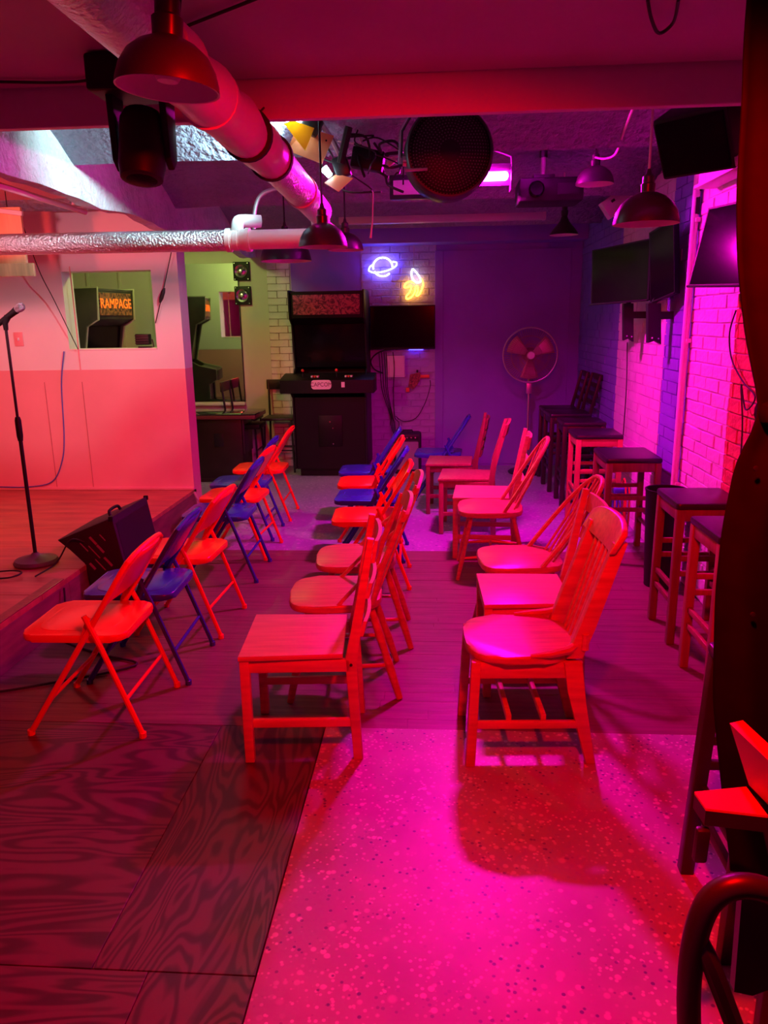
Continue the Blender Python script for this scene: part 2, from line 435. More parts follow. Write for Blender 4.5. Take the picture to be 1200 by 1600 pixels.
brick_field(wb, lambda u, z, p: (u, BY-.006+p, z), -1.92, -1.66, 0, 2.44, lambda u, z: white_brick, 0, 400)
obj('flat_panel', b1((.72, BY-.006, 1.2), (1.42, .012, 2.36), .003), purple_wall, wb, smooth=0)
obj('batten', b1((.0, BY-.012, 1.2), (.09, .024, 2.36), .004), purple_wall, wb, smooth=0)
# soffit along the back wall
struct(obj('trim_2', b1((-.25, BY-.15, 2.64), (3.6, .3, .40), .01), purple_wall, smooth=0))
# near ceiling and the boxed beam
struct(obj('ceiling', b1((-1.4, .85, NC+.05), (6.6, 4.26, .1)), ceil_near, smooth=0))
struct(obj('ceiling_beam', b1((-1.4, 3.02, 2.56), (6.6, .04, .40), .004), beam_m, smooth=0))
# vaulted ceiling between cross beams
prof = []; cusp = [3.03, 4.5, 6.2, 7.9, 9.6]
def vz(y):
    for a, b in zip(cusp, cusp[1:]):
        if a <= y <= b: return 2.60+.23*max(0, math.sin(PI*(y-a)/(b-a)))**.7
    return NC
for a, b in zip(cusp, cusp[1:]):
    for k in range(14):
        t = k/14; prof.append((a+(b-a)*t, 2.60+.23*math.sin(PI*t)**.7))
prof.append((9.6, 2.60))
bm = B(); pv = None
for y, z in prof:
    row = [bm.verts.new((x, y, z+.006*math.sin(7*x+3*y))) for x in [-4.7+.45*i for i in range(15)]]
    top = None
    if pv:
        for k in range(14): bm.faces.new((pv[k], pv[k+1], row[k+1], row[k]))
    pv = row
o = struct(obj('ceiling_vault', bm, plaster_blue))
md = o.modifiers.new('s', 'SOLIDIFY'); md.thickness = .08; md.offset = -1
for y in cusp[1:4]:  # cross joists at the springing lines
    struct(obj('ceiling_joist', b1((-1.4, y, 2.66), (6.6, .10, .14), .01), plaster_blue, smooth=0))
# rough plaster girder over the stage edge
bm = B(); n = 40; rows = []
for i in range(n+1):
    y = 3.05+(BY-3.05)*i/n
    zb = 2.345+.012*math.sin(y*5)+random.uniform(-.008, .008)
    rows.append([bm.verts.new(p) for p in ((-2.03+random.uniform(-.008, .008), y, zb), (-2.03+.01*math.sin(y*4), y, 2.6), (-2.03, y, 2.95), (-2.11, y, 2.95), (-2.11, y, zb+random.uniform(-.01, .01)))])
for a, b in zip(rows, rows[1:]):
    for k in range(5): bm.faces.new((a[k], a[(k+1) % 5], b[(k+1) % 5], b[k]))
bm.faces.new(rows[0]); bm.faces.new(rows[-1])
struct(obj('trim_girder', bm, plaster_white))
# stage ceiling (lower, boards)
struct(obj('ceiling_stage', b1((-3.42, 4.75, 2.62), (2.62, 3.3, .06)), stage_pink, smooth=0))

# white conduit on the right wall
o = thing('wall_conduit', 'straight pale conduit pipe running down the painted brick wall', 'pipe', (WX-.035, 4.97, 0))
obj('tube', t1([(0, 0, .02), (0, 0, 2.5)], .022, 10), white_paint, o)
for z in (.6, 1.5, 2.2): obj('clip', b1((.012, 0, z), (.03, .07, .025), .004), white_paint, o)
# mirror in the arcade room
o = thing('wall_mirror', 'tall frameless mirror on the cream wall of the arcade room', 'mirror', (-2.6, BY, .76))
obj('glass', b1((0, -.011, .77), (.70, .012, 1.53)), mat('mirror_glass', (.72, .76, .72), .03, metal=1), o, smooth=0)
obj('ledge', b1((0, -.03, -.02), (.72, .06, .035), .004), white_paint, o)
obj('edge', b1((.355, -.012, .77), (.01, .02, 1.54)), black_metal, o)

# ------------------------------------------------------------------ chairs (all face -X in their own frame)
def folding_chair(label, m, group):
    t = thing('folding_chair', label, 'chair', group=group)
    W = .215
    def fr(z): return -.238+.495*(z/.78)                       # front legs run on into the back uprights
    pts = [(fr(0), -W, .012), (fr(.55), -W, .55), (fr(.66), -W+.004, .66)]
    top = []
    for k in range(9):
        a = PI*k/8
        top.append((fr(.70+.075*math.sin(a)**.6), -(W-.004)*math.cos(a)**1 if True else 0, .70+.075*math.sin(a)**.6))
    path = pts+top+[(x, -y, z) for x, y, z in pts[::-1]]
    obj('back_frame', t1(path, .0125, 8), m, t)
    # curved back panel
    bm = B(); rows = []
    for i in range(9):
        v = i/8; z = .555+.21*v; hw = (W-.006)*(1 if z < .7 else math.sqrt(max(.0, 1-((z-.70)/.077)**2))**.8 if z < .777 else .05)
        hw = max(hw, .06)
        rows.append([bm.verts.new((fr(z)+.02*(1-(2*u/10-1)**2)+.003, (2*u/10-1)*hw, z-(.035*(1-(2*u/10-1)**2) if i == 0 else 0)*-1)) for u in range(11)])
    for a, b in zip(rows, rows[1:]):
        for k in range(10): bm.faces.new((a[k], a[k+1], b[k+1], b[k]))
    o = obj('backrest', bm, m, t); md = o.modifiers.new('s', 'SOLIDIFY'); md.thickness = .008; md.offset = 0
    # seat pan with rolled edge
    pts = rrect(-.25, .185, -.2, .2, .055)
    bm = prism(B(), pts, .405, .437, 'z', .010)
    obj('seat', bm, m, t)
    obj('seat_recess', prism(B(), rrect(-.205, .12, -.15, .15, .07), .4365, .4385, 'z', .0015), m, t)
    for s in (-1, 1):
        leg = [(.238, s*.225, .012), (.10, s*.225, .40), (.045, s*.222, .53)]
        obj('leg', t1(leg, .0115, 8), m, t)
        obj('link', bar(B(), (.02, s*.205, .425), (.06, s*.212, .52), .006, .018), m, t)
        for x, y in ((fr(0), s*W), (.238, s*.225)):
            obj('foot_cap', t1([(x-.001, y, 0), (x, y, .022)], .0155, 8), m, t)
    obj('stretcher', t1([(.238-.138*.42, -.225, .165), (.238-.138*.42, .225, .165)], .008, 8), m, t)
    obj('stretcher', t1([(fr(.17), -W, .17), (fr(.17), W, .17)], .008, 8), m, t)
    return t
def leg4(t, m, pts, w0, w1, bev=.004, round_=False, name='leg'):
    for a, b in pts:
        if round_:
            a, b = Vector(a), Vector(b); q = [a.lerp(b, k/6) for k in range(7)]
            obj(name, t1(q, [w1, w1*1.15, w1*1.35, w1*1.1, w0*1.1, w0, w0*.8], 10), m, t)
        else:
            obj(name, bar(B(), a, b, w0, w0, (1, 0, 0), bev), m, t)
def ladder_chair(label, m, slats=3, seat_m=None, H=.86, group=None):
    t = thing('ladder_back_chair', label, 'chair', group=group); sm = seat_m or m
    obj('seat', prism(B(), [(-.215, -.215), (-.215, .215), (.175, .20), (.175, -.20)], .425, .447, 'z', .005), sm, t)
    for s in (-1, 1):
        obj('leg', bar(B(), (-.195, s*.19, 0), (-.195, s*.19, .43), .036, .036, (1, 0, 0), .004), m, t)
        bm = B()
        prism(bm, [(.205, 0), (.242, 0), (.222, .40), (.24, .5), (.30, H), (.275, H+.004), (.205, .52), (.182, .42)], s*.165, s*.165+s*.03, 'y', .004)
        obj('back_post', bm, m, t)
        obj('seat_rail', b1((.0, s*.185, .395), (.40, .02, .05), .003), m, t)
        obj('stretcher', b1((.005, s*.18, .155), (.42, .018, .034), .003), m, t)
        obj('screw', lathe(B(), [(0, 0), (.006, 0), (.006, .002), (0, .002)], 10, Matrix.Translation((.205, s*.1985, .40)) @ Matrix.Rotation(-s*PI/2, 4, 'X')), rubber, t)
    obj('seat_rail', b1((-.195, 0, .395), (.02, .36, .05), .003), m, t)
    z0, z1 = .53, H-.055; n = slats
    for k in range(n):
        z = z0+(z1-z0)*k/(n-1); x = .232+.07*((z-.45)/(H-.45)); hh = .06 if k < n-1 else .085
        bm = B(); rows = []
        for u in range(7):
            y = -.165+.33*u/6; bx = .014*(1-(2*u/6-1)**2)
            rows.append([bm.verts.new(p) for p in ((x+bx-.007, y, z-hh/2), (x+bx+.007, y, z-hh/2), (x+bx+.022, y, z+hh/2), (x+bx+.008, y, z+hh/2))])
        for a, b in zip(rows, rows[1:]):
            for q in range(4): bm.faces.new((a[q], a[(q+1) % 4], b[(q+1) % 4], b[q]))
        bm.faces.new(rows[0]); bm.faces.new(rows[-1])
        obj('back_slat', bm, m, t)
    return t
def round_seat(h=.035, z=.45, back=.2, hw=.215):
    pts = []
    for k in range(28):
        a = 2*PI*k/28; c, s = math.cos(a), math.sin(a)
        e = .52
        x = math.copysign(abs(c)**e, c); y = math.copysign(abs(s)**e, s)
        hwx = hw*(1.0 if x < 0 else 1-.14*x)
        pts.append((x*(.225 if x < 0 else back), y*hwx))
    return prism(B(), pts, z-h, z, 'z', .010)
def windsor_chair(label, m, H=.90, lean=.20, spindles=7, group=None):
    t = thing('bow_back_chair', label, 'chair', group=group)
    obj('seat', round_seat(), m, t)
    leg4(t, m, [((-.22, s*.215, 0), (-.13, s*.13, .42)) for s in (-1, 1)]+[((.235, s*.19, 0), (.13, s*.12, .42)) for s in (-1, 1)], .014, .012, round_=True)
    for s in (-1, 1): obj('stretcher', t1([(-.19, s*.186, .14), (0, s*.18, .155), (.205, s*.166, .14)], [.009, .013, .009], 8), m, t)
    obj('stretcher', t1([(.0, -.18, .155), (0, 0, .155), (.0, .18, .155)], [.009, .013, .009], 8), m, t)
    # bow from the seat sides, leaning back
    path = []
    for k in range(19):
        a = PI*k/18; v = math.sin(a)**.75; y = -math.cos(a)
        yy = math.copysign(abs(y)**.8, y)*(.185+.02*math.sin(a)); z = .445+(H-.445)*v
        path.append((.07+(.12+lean)*v, yy, z))
    obj('bow', t1(path, .0125, 8), m, t)
    for k in range(spindles):
        u = -1+2*k/(spindles-1); y0 = u*.105; y1 = u*.14
        v = math.sin(math.acos(max(-1, min(1, math.copysign(abs(y1/.20)**1.25, y1)))))**.75
        obj('spindle', t1([(.165-.03*u*u, y0, .44), ((.165+.07+(.12+lean)*v)/2, (y0+y1)/2, (.44+.445+(H-.445)*v)/2), (.07+(.12+lean)*v, y1, .445+(H-.445)*v)], [.006, .0085, .005], 6), m, t)
    return t
def arrow_chair(label, m, H=.88, group=None):
    """round seat, two bent posts, crest rail and flat spindles, with side braces"""
    t = thing('spindle_back_chair', label, 'chair', group=group)
    obj('seat', round_seat(back=.195), m, t)
    leg4(t, m, [((-.225, s*.215, 0), (-.13, s*.13, .42)) for s in (-1, 1)]+[((.265, s*.2, 0), (.14, s*.12, .42)) for s in (-1, 1)], .018, .015, round_=True)
    for s in (-1, 1): obj('stretcher', t1([(-.19, s*.186, .15), (.22, s*.17, .15)], .010, 8), m, t)
    obj('stretcher', t1([(0, -.178, .15), (0, .178, .15)], .010, 8), m, t)
    obj('stretcher', t1([(-.205, -.19, .22), (-.205, .19, .22)], .010, 8), m, t)
    for s in (-1, 1):
        obj('back_post', t1([(.15, s*.165, .44), (.20, s*.172, .62), (.30, s*.175, H-.02)], [.013, .015, .011], 8), m, t)
        obj('brace', t1([(.0, s*.19, .445), (.11, s*.18, .56), (.2, s*.172, .63)], .009, 8), m, t)
    bm = B(); rows = []
    for u in range(11):
        q = 2*u/10-1; y = q*.205; bx = .03*(1-q*q); hh = .075*(1-.55*abs(q)**3)
        rows.append([bm.verts.new(p) for p in ((.285+bx-.008, y, H-.06), (.285+bx+.01, y, H-.06), (.305+bx+.008, y, H-.06+hh), (.305+bx-.008, y, H-.06+hh))])
    for a, b in zip(rows, rows[1:]):
        for q in range(4): bm.faces.new((a[q], a[(q+1) % 4], b[(q+1) % 4], b[q]))
    bm.faces.new(rows[0]); bm.faces.new(rows[-1])
    obj('crest_rail', bm, m, t)
    for k in range(5):
        y = -.11+.055*k
        obj('back_slat', bar(B(), (.165, y*.85, .44), (.312, y*1.05, H-.055), .026, .009, (1, 0, 0), .002), m, t)
    return t
def school_chair(label, m, H=.90, group=None):
    t = thing('school_chair', label, 'chair', group=group)
    pts = []
    for k in range(32):
        a = 2*PI*k/32; c, s = math.cos(a), math.sin(a); e = .55 if c < 0 else .85
        x = math.copysign(abs(c)**e, c); y = math.copysign(abs(s)**.6, s)
        pts.append((x*(.225 if x < 0 else .205), y*.215*(1 if x < 0 else 1-.1*x)))
    obj('seat', prism(B(), pts, .418, .450, 'z', .011), m, t)
    for s in (-1, 1):
        obj('leg', bar(B(), (-.215, s*.195, 0), (-.195, s*.175, .42), .036, .036, (1, 0, 0), .005), m, t)
        bm = prism(B(), [(.225, 0), (.262, 0), (.215, .25), (.195, .42), (.125, .42), (.145, .3)], s*.155, s*.195, 'y', .004)
        obj('leg', bm, m, t)
        obj('seat_apron', b1((-.03, s*.175, .385), (.36, .02, .065), .003), m, t)
        obj('stretcher', b1((.01, s*.185, .165), (.43, .018, .03), .003), m, t)
        # post rising from seat side into the crest
        obj('back_post', prism(B(), [(.135, .43), (.195, .43), (.235, .55), (.335, H-.03), (.285, H-.03), (.18, .56)], s*.15, s*.19, 'y', .007), m, t)
        obj('seat_lip', t1([(.0, s*.208, .452), (.07, s*.206, .458), (.14, s*.192, .468), (.175, s*.175, .485)], [.008, .014, .017, .014], 8), m, t)
        obj('corner_knob', t1([(.20, s*.188, .47), (.20, s*.19, .53)], [.016, .013], 8), m, t)
    for x in (-.07, .06): obj('stretcher', b1((x, 0, .19), (.02, .37, .03), .003), m, t)
    obj('seat_apron', b1((-.19, 0, .385), (.02, .33, .065), .003), m, t)
    bm = B(); rows = []
    for u in range(13):
        q = 2*u/12-1; y = q*.205; bx = .03*(1-q*q); zt = H+.035-.03*abs(q)**4; zb = H-.085+.02*q*q
        rows.append([bm.verts.new(p) for p in ((.275+bx-.012, y, zb), (.275+bx+.012, y, zb), (.315+bx+.013, y, zt), (.315+bx-.011, y, zt))])
    for a, b in zip(rows, rows[1:]):
        for q in range(4): bm.faces.new((a[q], a[(q+1) % 4], b[(q+1) % 4], b[q]))
    bm.faces.new(rows[0]); bm.faces.new(rows[-1])
    bmesh.ops.bevel(bm, geom=list(bm.edges), offset=.004, segments=1, affect='EDGES')
    obj('crest_rail', bm, m, t)
    for k in range(5):
        y = -.10+.05*k
        obj('back_slat', bar(B(), (.185, y*.9, .44), (.305, y*1.08, H-.07), .024, .012, (1, 0, 0), .003), m, t)
    return t
def splat_chair(label, m, group=None):
    t = thing('splat_back_chair', label, 'chair', group=group); H = .87
    obj('seat', prism(B(), [(-.215, -.215), (-.215, .215), (.185, .19), (.185, -.19)], .425, .45, 'z', .007), m, t)
    for s in (-1, 1):
        obj('leg', bar(B(), (-.19, s*.19, 0), (-.19, s*.19, .43), .036, .036, (1, 0, 0), .004), m, t)
        obj('back_post', prism(B(), [(.20, 0), (.24, 0), (.215, .42), (.235, .55), (.32, H), (.285, H), (.195, .56), (.175, .42)], s*.16, s*.195, 'y', .004), m, t)
        obj('stretcher', b1((.01, s*.185, .16), (.41, .018, .03), .003), m, t)
        obj('seat_rail', b1((-.005, s*.185, .40), (.38, .02, .05), .003), m, t)
    obj('seat_rail', b1((-.19, 0, .40), (.02, .36, .05), .003), m, t)
    bm = B(); rows = []
    for u in range(9):
        q = 2*u/8-1; y = q*.2; bx = .02*(1-q*q); zt = H+.02*(1-q*q)
        rows.append([bm.verts.new(p) for p in ((.275+bx, y, H-.085), (.298+bx, y, H-.085), (.32+bx, y, zt), (.30+bx, y, zt))])
    for a, b in zip(rows, rows[1:]):
        for q in range(4): bm.faces.new((a[q], a[(q+1) % 4], b[(q+1) % 4], b[q]))
    bm.faces.new(rows[0]); bm.faces.new(rows[-1]); obj('crest_rail', bm, m, t)
    obj('lower_rail', bar(B(), (.205, -.165, .52), (.205, .165, .52), .018, .035, (0, 0, 1), .003), m, t)
    for y in (-.07, 0, .07):
        obj('back_slat', bar(B(), (.206, y, .52), (.298, y, H-.075), .034, .010, (1, 0, 0), .002), m, t)
    return t
def place(t, x, y, deg=0): t.location = (x, y, 0); t.rotation_euler = (0, 0, math.radians(deg)); return t

# row along the stage
G1 = 'folding chairs in the row along the stage'
ordw = {1: 'first', 2: 'second', 3: 'third', 4: 'fourth'}
red0 = folding_chair('bright red metal folding chair ending the row along the stage, beside the plywood floor', red_paint, G1)
place(red0, -1.455, 2.99, 1)
blue0 = folding_chair('blue metal folding chair in the stage row, third blue one from the arcade cabinet', blue_paint, G1)
place(blue0, -1.42, 3.46, 2)
for proto, x, y, a, c, k in ((red0, -1.40, 4.02, -2, 'red', 3), (blue0, -1.43, 4.91, 1, 'blue', 2), (red0, -1.46, 5.41, -3, 'red', 2), (blue0, -1.53, 5.89, 1, 'blue', 1), (red0, -1.51, 6.49, 2, 'red', 1)):
    dup(proto, (x, y, 0), math.radians(a), '%s metal folding chair in the stage row, %s %s one from the arcade cabinet' % (c, ordw[k], c), G1)
# middle row
G2 = 'folding chairs at the far end of the middle row'
for proto, x, y, a, lab in ((red0, -.43, 4.80, 2, 'red metal folding chair in the middle row, next to the wooden chairs'),
                            (blue0, -.48, 5.36, -1, 'blue metal folding chair in the middle row, between the two red ones'),
                            (red0, -.53, 5.87, 2, 'red metal folding chair in the middle row, between the two blue ones'),
                            (blue0, -.58, 6.36, 0, 'blue metal folding chair ending the middle row near the guitar amplifier')):
    dup(proto, (x, y, 0), math.radians(a), lab, G2)
place(ladder_chair('pine ladder-back chair ending the middle row at the edge of the speckled concrete', pine, 3, H=.885), -.545, 2.82, 4)
place(arrow_chair('wooden spindle-back chair between the pine ladder-back chair and another spindle-back chair', oak), -.455, 3.32, 5)
place(arrow_chair('wooden spindle-back chair in the middle row, next to a red folding chair', oak, .875), -.42, 3.87, 4)
# right row
place(school_chair('sturdy wooden school chair with curved crest rail ending the right row on the speckled concrete', oak), .325, 2.83, 3)
place(ladder_chair('pine chair with square seat between the school chair and a bow-back chair', pine, 3, H=.87), .405, 3.38, 2)
place(windsor_chair('wooden bow-back chair beside the square-seated pine chair, on the wood floor', oak, .86, .20), .43, 3.86, 4)
place(windsor_chair('wooden bow-back chair straddling the edge of the wood floor and the painted concrete', oak, .90, .16), .35, 4.98, -2)
place(ladder_chair('pale pine ladder-back chair beside the bow-back chair on painted concrete', pine, 3, H=.875), .325, 5.43, -4)
place(splat_chair('reddish wooden slat-back chair between a pale pine chair and a dark ladder-back chair', midwood), .225, 6.07, -5)
place(ladder_chair('dark wooden ladder-back chair with four slats beside the blue folding chair', darkwood, 4, midwood, H=.84), .115, 6.72, -4)
dup(blue0, (.03, 7.24, 0), math.radians(-4), 'blue metal folding chair ending the right row in front of the back wall')

# ------------------------------------------------------------------ bar stools along the brick wall
def stool(label, m, top=.75, w=.36, d=.42, flare=.0, seat_m=vinyl, back=False, rungs=((.22, .3), (.38, .46)), group=None):
    t = thing('bar_stool', label, 'stool', group=group)
    hx, hy = w/2, d/2
    obj('seat', prism(B(), rrect(-hx, hx, -hy, hy, .02, 3), top-.035, top, 'z', .012), seat_m, t)
    for sx in (-1, 1):
        for sy in (-1, 1):
            obj('leg', bar(B(), (sx*(hx-.02+flare), sy*(hy-.02+flare), 0), (sx*(hx-.025), sy*(hy-.025), top-.035), .04, .04, (1, 0, 0), .004), m, t)
    for s in (-1, 1):
        obj('apron', b1((s*(hx-.022), 0, top-.065), (.02, d-.05, .06), .003), m, t)
        obj('apron', b1((0, s*(hy-.022), top-.065), (w-.05, .02, .06), .003), m, t)
        for z in rungs[0]: obj('rung', b1((s*(hx-.022), 0, z), (.02, d-.05, .028), .004), m, t)
        for z in rungs[1]: obj('rung', b1((0, s*(hy-.022), z), (w-.05, .02, .028), .004), m, t)
    if back:
        for s in (-1, 1):
            obj('back_post', prism(B(), [(hx-.045, top-.05), (hx-.01, top-.05), (hx+.08, top+.36), (hx+.055, top+.36)], s*(hy-.04), s*(hy-.01), 'y', .004), m, t)
        for k in range(4):
            z = top+.09+.08*k
            obj('back_slat', b1((hx+.005+.085*(z-top)/.36, 0, z), (.014, d-.07, .045 if k < 3 else .06), .004), m, t)
    return t
place(stool('black bar stool half hidden behind the dark curtain', blackwood, .76, .34, .34, .02), .925, 1.905, 0)
place(stool('cherry wood bar stool with black seat standing beside the curtain', midwood, .75, .36, .38), 1.345, 3.36, 1)
place(stool('dark brown bar stool with wide black seat before the red brick', darkwood, .75, .34, .38), 1.345, 3.97, 0)
place(stool('dark brown bar stool with black seat before the pink-lit white brick', darkwood, .735, .37, .47), 1.30, 5.37, 0)
place(stool('orange-brown wooden bar stool with black seat, between two darker stools', mat('orange_wood', (.5, .17, .07), .4, var=.2, scale=5), .75, .37, .40), 1.265, 6.30, 0)
place(stool('all-black backless bar stool next to the ladder-back bar stool', blackwood, .76, .38, .38), 1.27, 6.98, 0)
place(stool('black bar stool with ladder back standing near the pedestal fan', blackwood, .76, .40, .40, back=True), 1.25, 7.62, 2)
place(stool('black bar stool with ladder back in the corner by the back wall', blackwood, .76, .36, .38, back=True), 1.23, 8.03, 0)

# ------------------------------------------------------------------ near right: curtain, red seated chair, hoop-back chair
def curtain():
    CY = 1.63
    ze = [(v.z, v.x) for v in (P(x, y, Y=CY) for x, y in ((1168, 60), (1165, 150), (1155, 300), (1155, 400), (1165, 520), (1187, 640), (1183, 660), (1150, 720), (1132, 820), (1122, 930), (1119, 1100), (1134, 1250), (1148, 1371)))]
    ze = [(2.485, ze[0][1])]+ze; zb = ze[-1][0]
    def ev(z, tab):
        for (z1, a), (z0, b) in zip(tab, tab[1:]):
            if z0 <= z <= z1: return b+(a-b)*(z-z0)/(z1-z0)
        return tab[-1][1]
    zt = P(1187, 645, Y=CY).z
    bm = B(); rows = []; nz = 70; nu = 60
    for i in range(nz+1):
        z = 2.485-(2.485-zb)*i/nz; xl = sum(ev(min(2.485, max(z+d, zb)), ze) for d in (-.03, 0, .03))/3
        tie = math.exp(-((z-zt)/.2)**2)
        wd = (.62-.30*tie) if z > zt else (.32+.34*min(1, (zt-z)/1.0))
        amp = .018*(1-.6*tie)
        rows.append([bm.verts.new((xl+wd*u/nu, CY+amp*math.sin(u/nu*22+1.2+.4*math.sin(z*2))+.008*math.sin(u*.5+z*3), z)) for u in range(nu+1)])
    for a, b in zip(rows, rows[1:]):
        for k in range(nu): bm.faces.new((a[k], a[k+1], b[k+1], b[k]))
    t = thing('curtain', 'dark hanging curtain gathered at mid height beside the bar stools', 'curtain', (0, 0, 0))
    o = obj('cloth', bm, fabric_dark, t, smooth=180); md = o.modifiers.new('s', 'SOLIDIFY'); md.thickness = .006; md.offset = 0
    xt = ev(zt, ze)
    obj('tie_band', b1((xt+.17, CY, zt), (.345, .07, .045), .016), fabric_dark, t)
    for px in ((1181, 732), (1176, 960)):
        v = P(*px, Y=CY-.028); obj('snap', lathe(B(), [(0, 0), (.006, 0), (.005, .003), (0, .004)], 10, Matrix.Translation(v) @ Matrix.Rotation(PI/2, 4, 'X')), black_metal, t)
    obj('curtain_rod', t1([(.5, CY, 2.475), (1.54, CY, 2.475)], .012, 8), black_metal, t)
curtain()
t = thing('side_chair', 'black chair with red seat and red slanted backrest beside the curtain', 'chair', (0, 0, 0))
qz = .655
def PZ(x, y, z=qz): return P(x, y, Z=z)
a, b_, c, d_ = PZ(1085, 1237), PZ(1166, 1229), PZ(1200, 1274), PZ(1103, 1263)
q = [a, b_, c, d_]
obj('armrest', slab(B(), q, (0, 0, -.006)), red_vinyl, t)
obj('armrest_edge', slab(B(), [v-Vector((0, 0, .0062)) for v in q], (0, 0, -.034)), blackwood, t)
obj('arm_support', bar(B(), d_+Vector((.0, .004, -.05)), d_+Vector((.0, .010, -.135)), .022, .03, (1, 0, 0), .008), blackwood, t)
yb = b_.y
bl = b_+Vector((.005, 0, .004)); tl = P(1140, 1130, Y=yb); tr = P(1163, 1119, Y=yb+.0)
nr = Vector((c.x+.03, c.y-.08, .66)); trn = Vector((nr.x-.055, nr.y, tl.z))
obj('backrest', slab(B(), [bl, tl, trn, nr], (.028, .003, .006)), red_vinyl, t)
obj('seat', b1((.86, 1.33, .44), (.28, .32, .03), .008), cab_black, t)
for x, y in ((.74, 1.20), (.74, 1.475), (.97, 1.2), (.97, 1.475)):
    obj('leg', bar(B(), (x, y, 0), (x, y, .43), .03, .03, (1, 0, 0), .004), blackwood, t)
for y in (1.475, 1.2): obj('post', bar(B(), (.95, y, .45), (.97, y, .70), .03, .03, (1, 0, 0), .004), blackwood, t)
obj('arm_rail', bar(B(), (.66, 1.49, .63), (.97, 1.475, .63), .025, .03), blackwood, t)
obj('side_rail', bar(B(), (.74, 1.475, .44), (.69, 1.49, .63), .018, .018), blackwood, t)
obj('side_rail', bar(B(), (.74, 1.475, .25), (.97, 1.475, .25), .018, .025), blackwood, t)

t = thing('hoop_back_chair', 'black wooden chair with wide hoop back and splat beside the red seated chair', 'chair', (0, 0, 0))
HY = 1.0
hp = [P(x, y, Y=HY) for x, y in ((1078, 1640), (1076, 1560), (1080, 1500), (1090, 1450), (1106, 1412), (1130, 1391), (1160, 1384), (1195, 1390), (1235, 1412), (1262, 1450), (1280, 1520), (1290, 1600))]
hp = smooth_path(hp, 3)
obj('hoop', t1([hp[0]-Vector((0, -.02, .11))]+hp+[hp[-1]-Vector((0, -.02, .14))], .0185, 10), blackwood, t)
obj('brace', t1(smooth_path([P(1092, 1470, Y=HY), P(1112, 1510, Y=HY-.01), P(1150, 1610, Y=HY-.02), P(1165, 1660, Y=HY-.02)], 3), .015, 8), blackwood, t)
sp = [P(x, y, Y=HY+.02) for x, y in ((1160, 1392), (1215, 1392), (1220, 1540), (1176, 1556), (1147, 1550))]
bm = B(); aa = [bm.verts.new(v) for v in sp]; bb = [bm.verts.new(v+Vector((0, .018, 0))) for v in sp]
bm.faces.new(aa); bm.faces.new(bb[::-1])
for k in range(5): bm.faces.new((aa[k], bb[k], bb[(k+1) % 5], aa[(k+1) % 5]))
obj('splat', bm, blackwood, t)
obj('seat', b1((.50, .80, .43), (.40, .40, .035), .012), blackwood, t)
for x in (.34, .66):
    for y in (.64, .97): obj('leg', bar(B(), (x, y, 0), (x, y, .42), .032, .032, (1, 0, 0), .004), blackwood, t)

# ------------------------------------------------------------------ stage things
t = thing('microphone_stand', 'black straight microphone stand with round base standing on the stage', 'mic stand', (-2.44, 4.30, SZ))
obj('base', lathe(B(), [(0, 0), (.125, 0), (.13, .012), (.12, .03), (.07, .042), (.03, .055), (.016, .07), (0, .07)], 28), mat('cast_iron', (.10, .09, .09), .5), t)
obj('lower_tube', t1([(0, 0, .05), (.0, 0, .80)], .0115, 10), black_metal, t)
obj('clutch', t1([(0, 0, .75), (0, 0, .78), (0, 0, .87), (0, 0, .89)], [.014, .018, .018, .013], 10), black_plastic, t)
obj('upper_tube', t1([(0, 0, .85), (0, 0, 1.40)], .008, 10), black_metal, t)
cl = obj('mic_clip', t1([(0, 0, 1.38), (.0, 0, 1.42), (.02, 0, 1.455)], [.012, .016, .019], 10), black_plastic, t)
t = thing('microphone', 'black handheld microphone with silver mesh head in the stand clip', 'microphone', (-2.44, 4.30, 1.69))
obj('handle', t1([(-.13, 0, -.085), (-.10, 0, -.065), (.055, 0, .035), (.075, 0, .048)], [.010, .0125, .018, .021], 12), black_plastic, t)
Mh = Matrix.Translation((.10, 0, .064)) @ Matrix.Rotation(math.radians(57), 4, 'Y')
obj('mesh_head', lathe(B(), [(0, -.032), (.018, -.03), (.024, -.012), (.025, 0), (.022, .014), (.013, .023), (0, .026)], 16, Mh), mat('mic_mesh', (.4, .4, .42), .4, metal=.9, bump=.6, scale=400), t)
cable('microphone_cable', [(-2.57, 4.30, 1.60), (-2.62, 4.25, 1.2), (-2.58, 4.2, .7), (-2.63, 4.15, .35), (-2.6, 4.02, SZ+.012), (-2.45, 3.99, SZ+.012), (-2.40, 4.06, SZ+.02), (-2.5, 4.12, SZ+.012), (-2.62, 4.05, SZ+.012), (-2.52, 3.93, SZ+.012), (-2.75, 3.82, SZ+.012), (-3.0, 3.9, SZ+.012)], .005, cord_black, 'black microphone cable coiled on the stage round the stand base')
cable('speaker_cable', [(-2.30, 4.02, SZ+.012), (-2.24, 4.16, .30), (-2.17, 4.22, .42), (-2.10, 4.25, .40)], .005, cord_black, 'black cable running from the stage into the wedge monitor')
cable('floor_cable', [(-2.10, 3.95, .22), (-2.085, 3.9, .1), (-2.06, 3.75, .008), (-1.75, 3.55, .008), (-1.5, 3.42, .008), (-1.9, 3.18, .008), (-2.09, 3.1, .008)], .006, cord_black, 'black cable lying on the boards under the red folding chair')
cable('blue_cable', [P(100, 549, Y=SWY-.02), P(96, 600, Y=SWY-.01), P(100, 680, Y=SWY-.01), P(97, 720, Y=SWY-.012), P(82, 752, Y=SWY-.015), Vector((P(50, 765, Y=SWY).x, SWY-.03, SZ+.03)), Vector((P(0, 768, Y=SWY).x, SWY-.03, SZ+.03))], .005, cord_blue, 'blue cable hanging from the wall opening down to the stage')
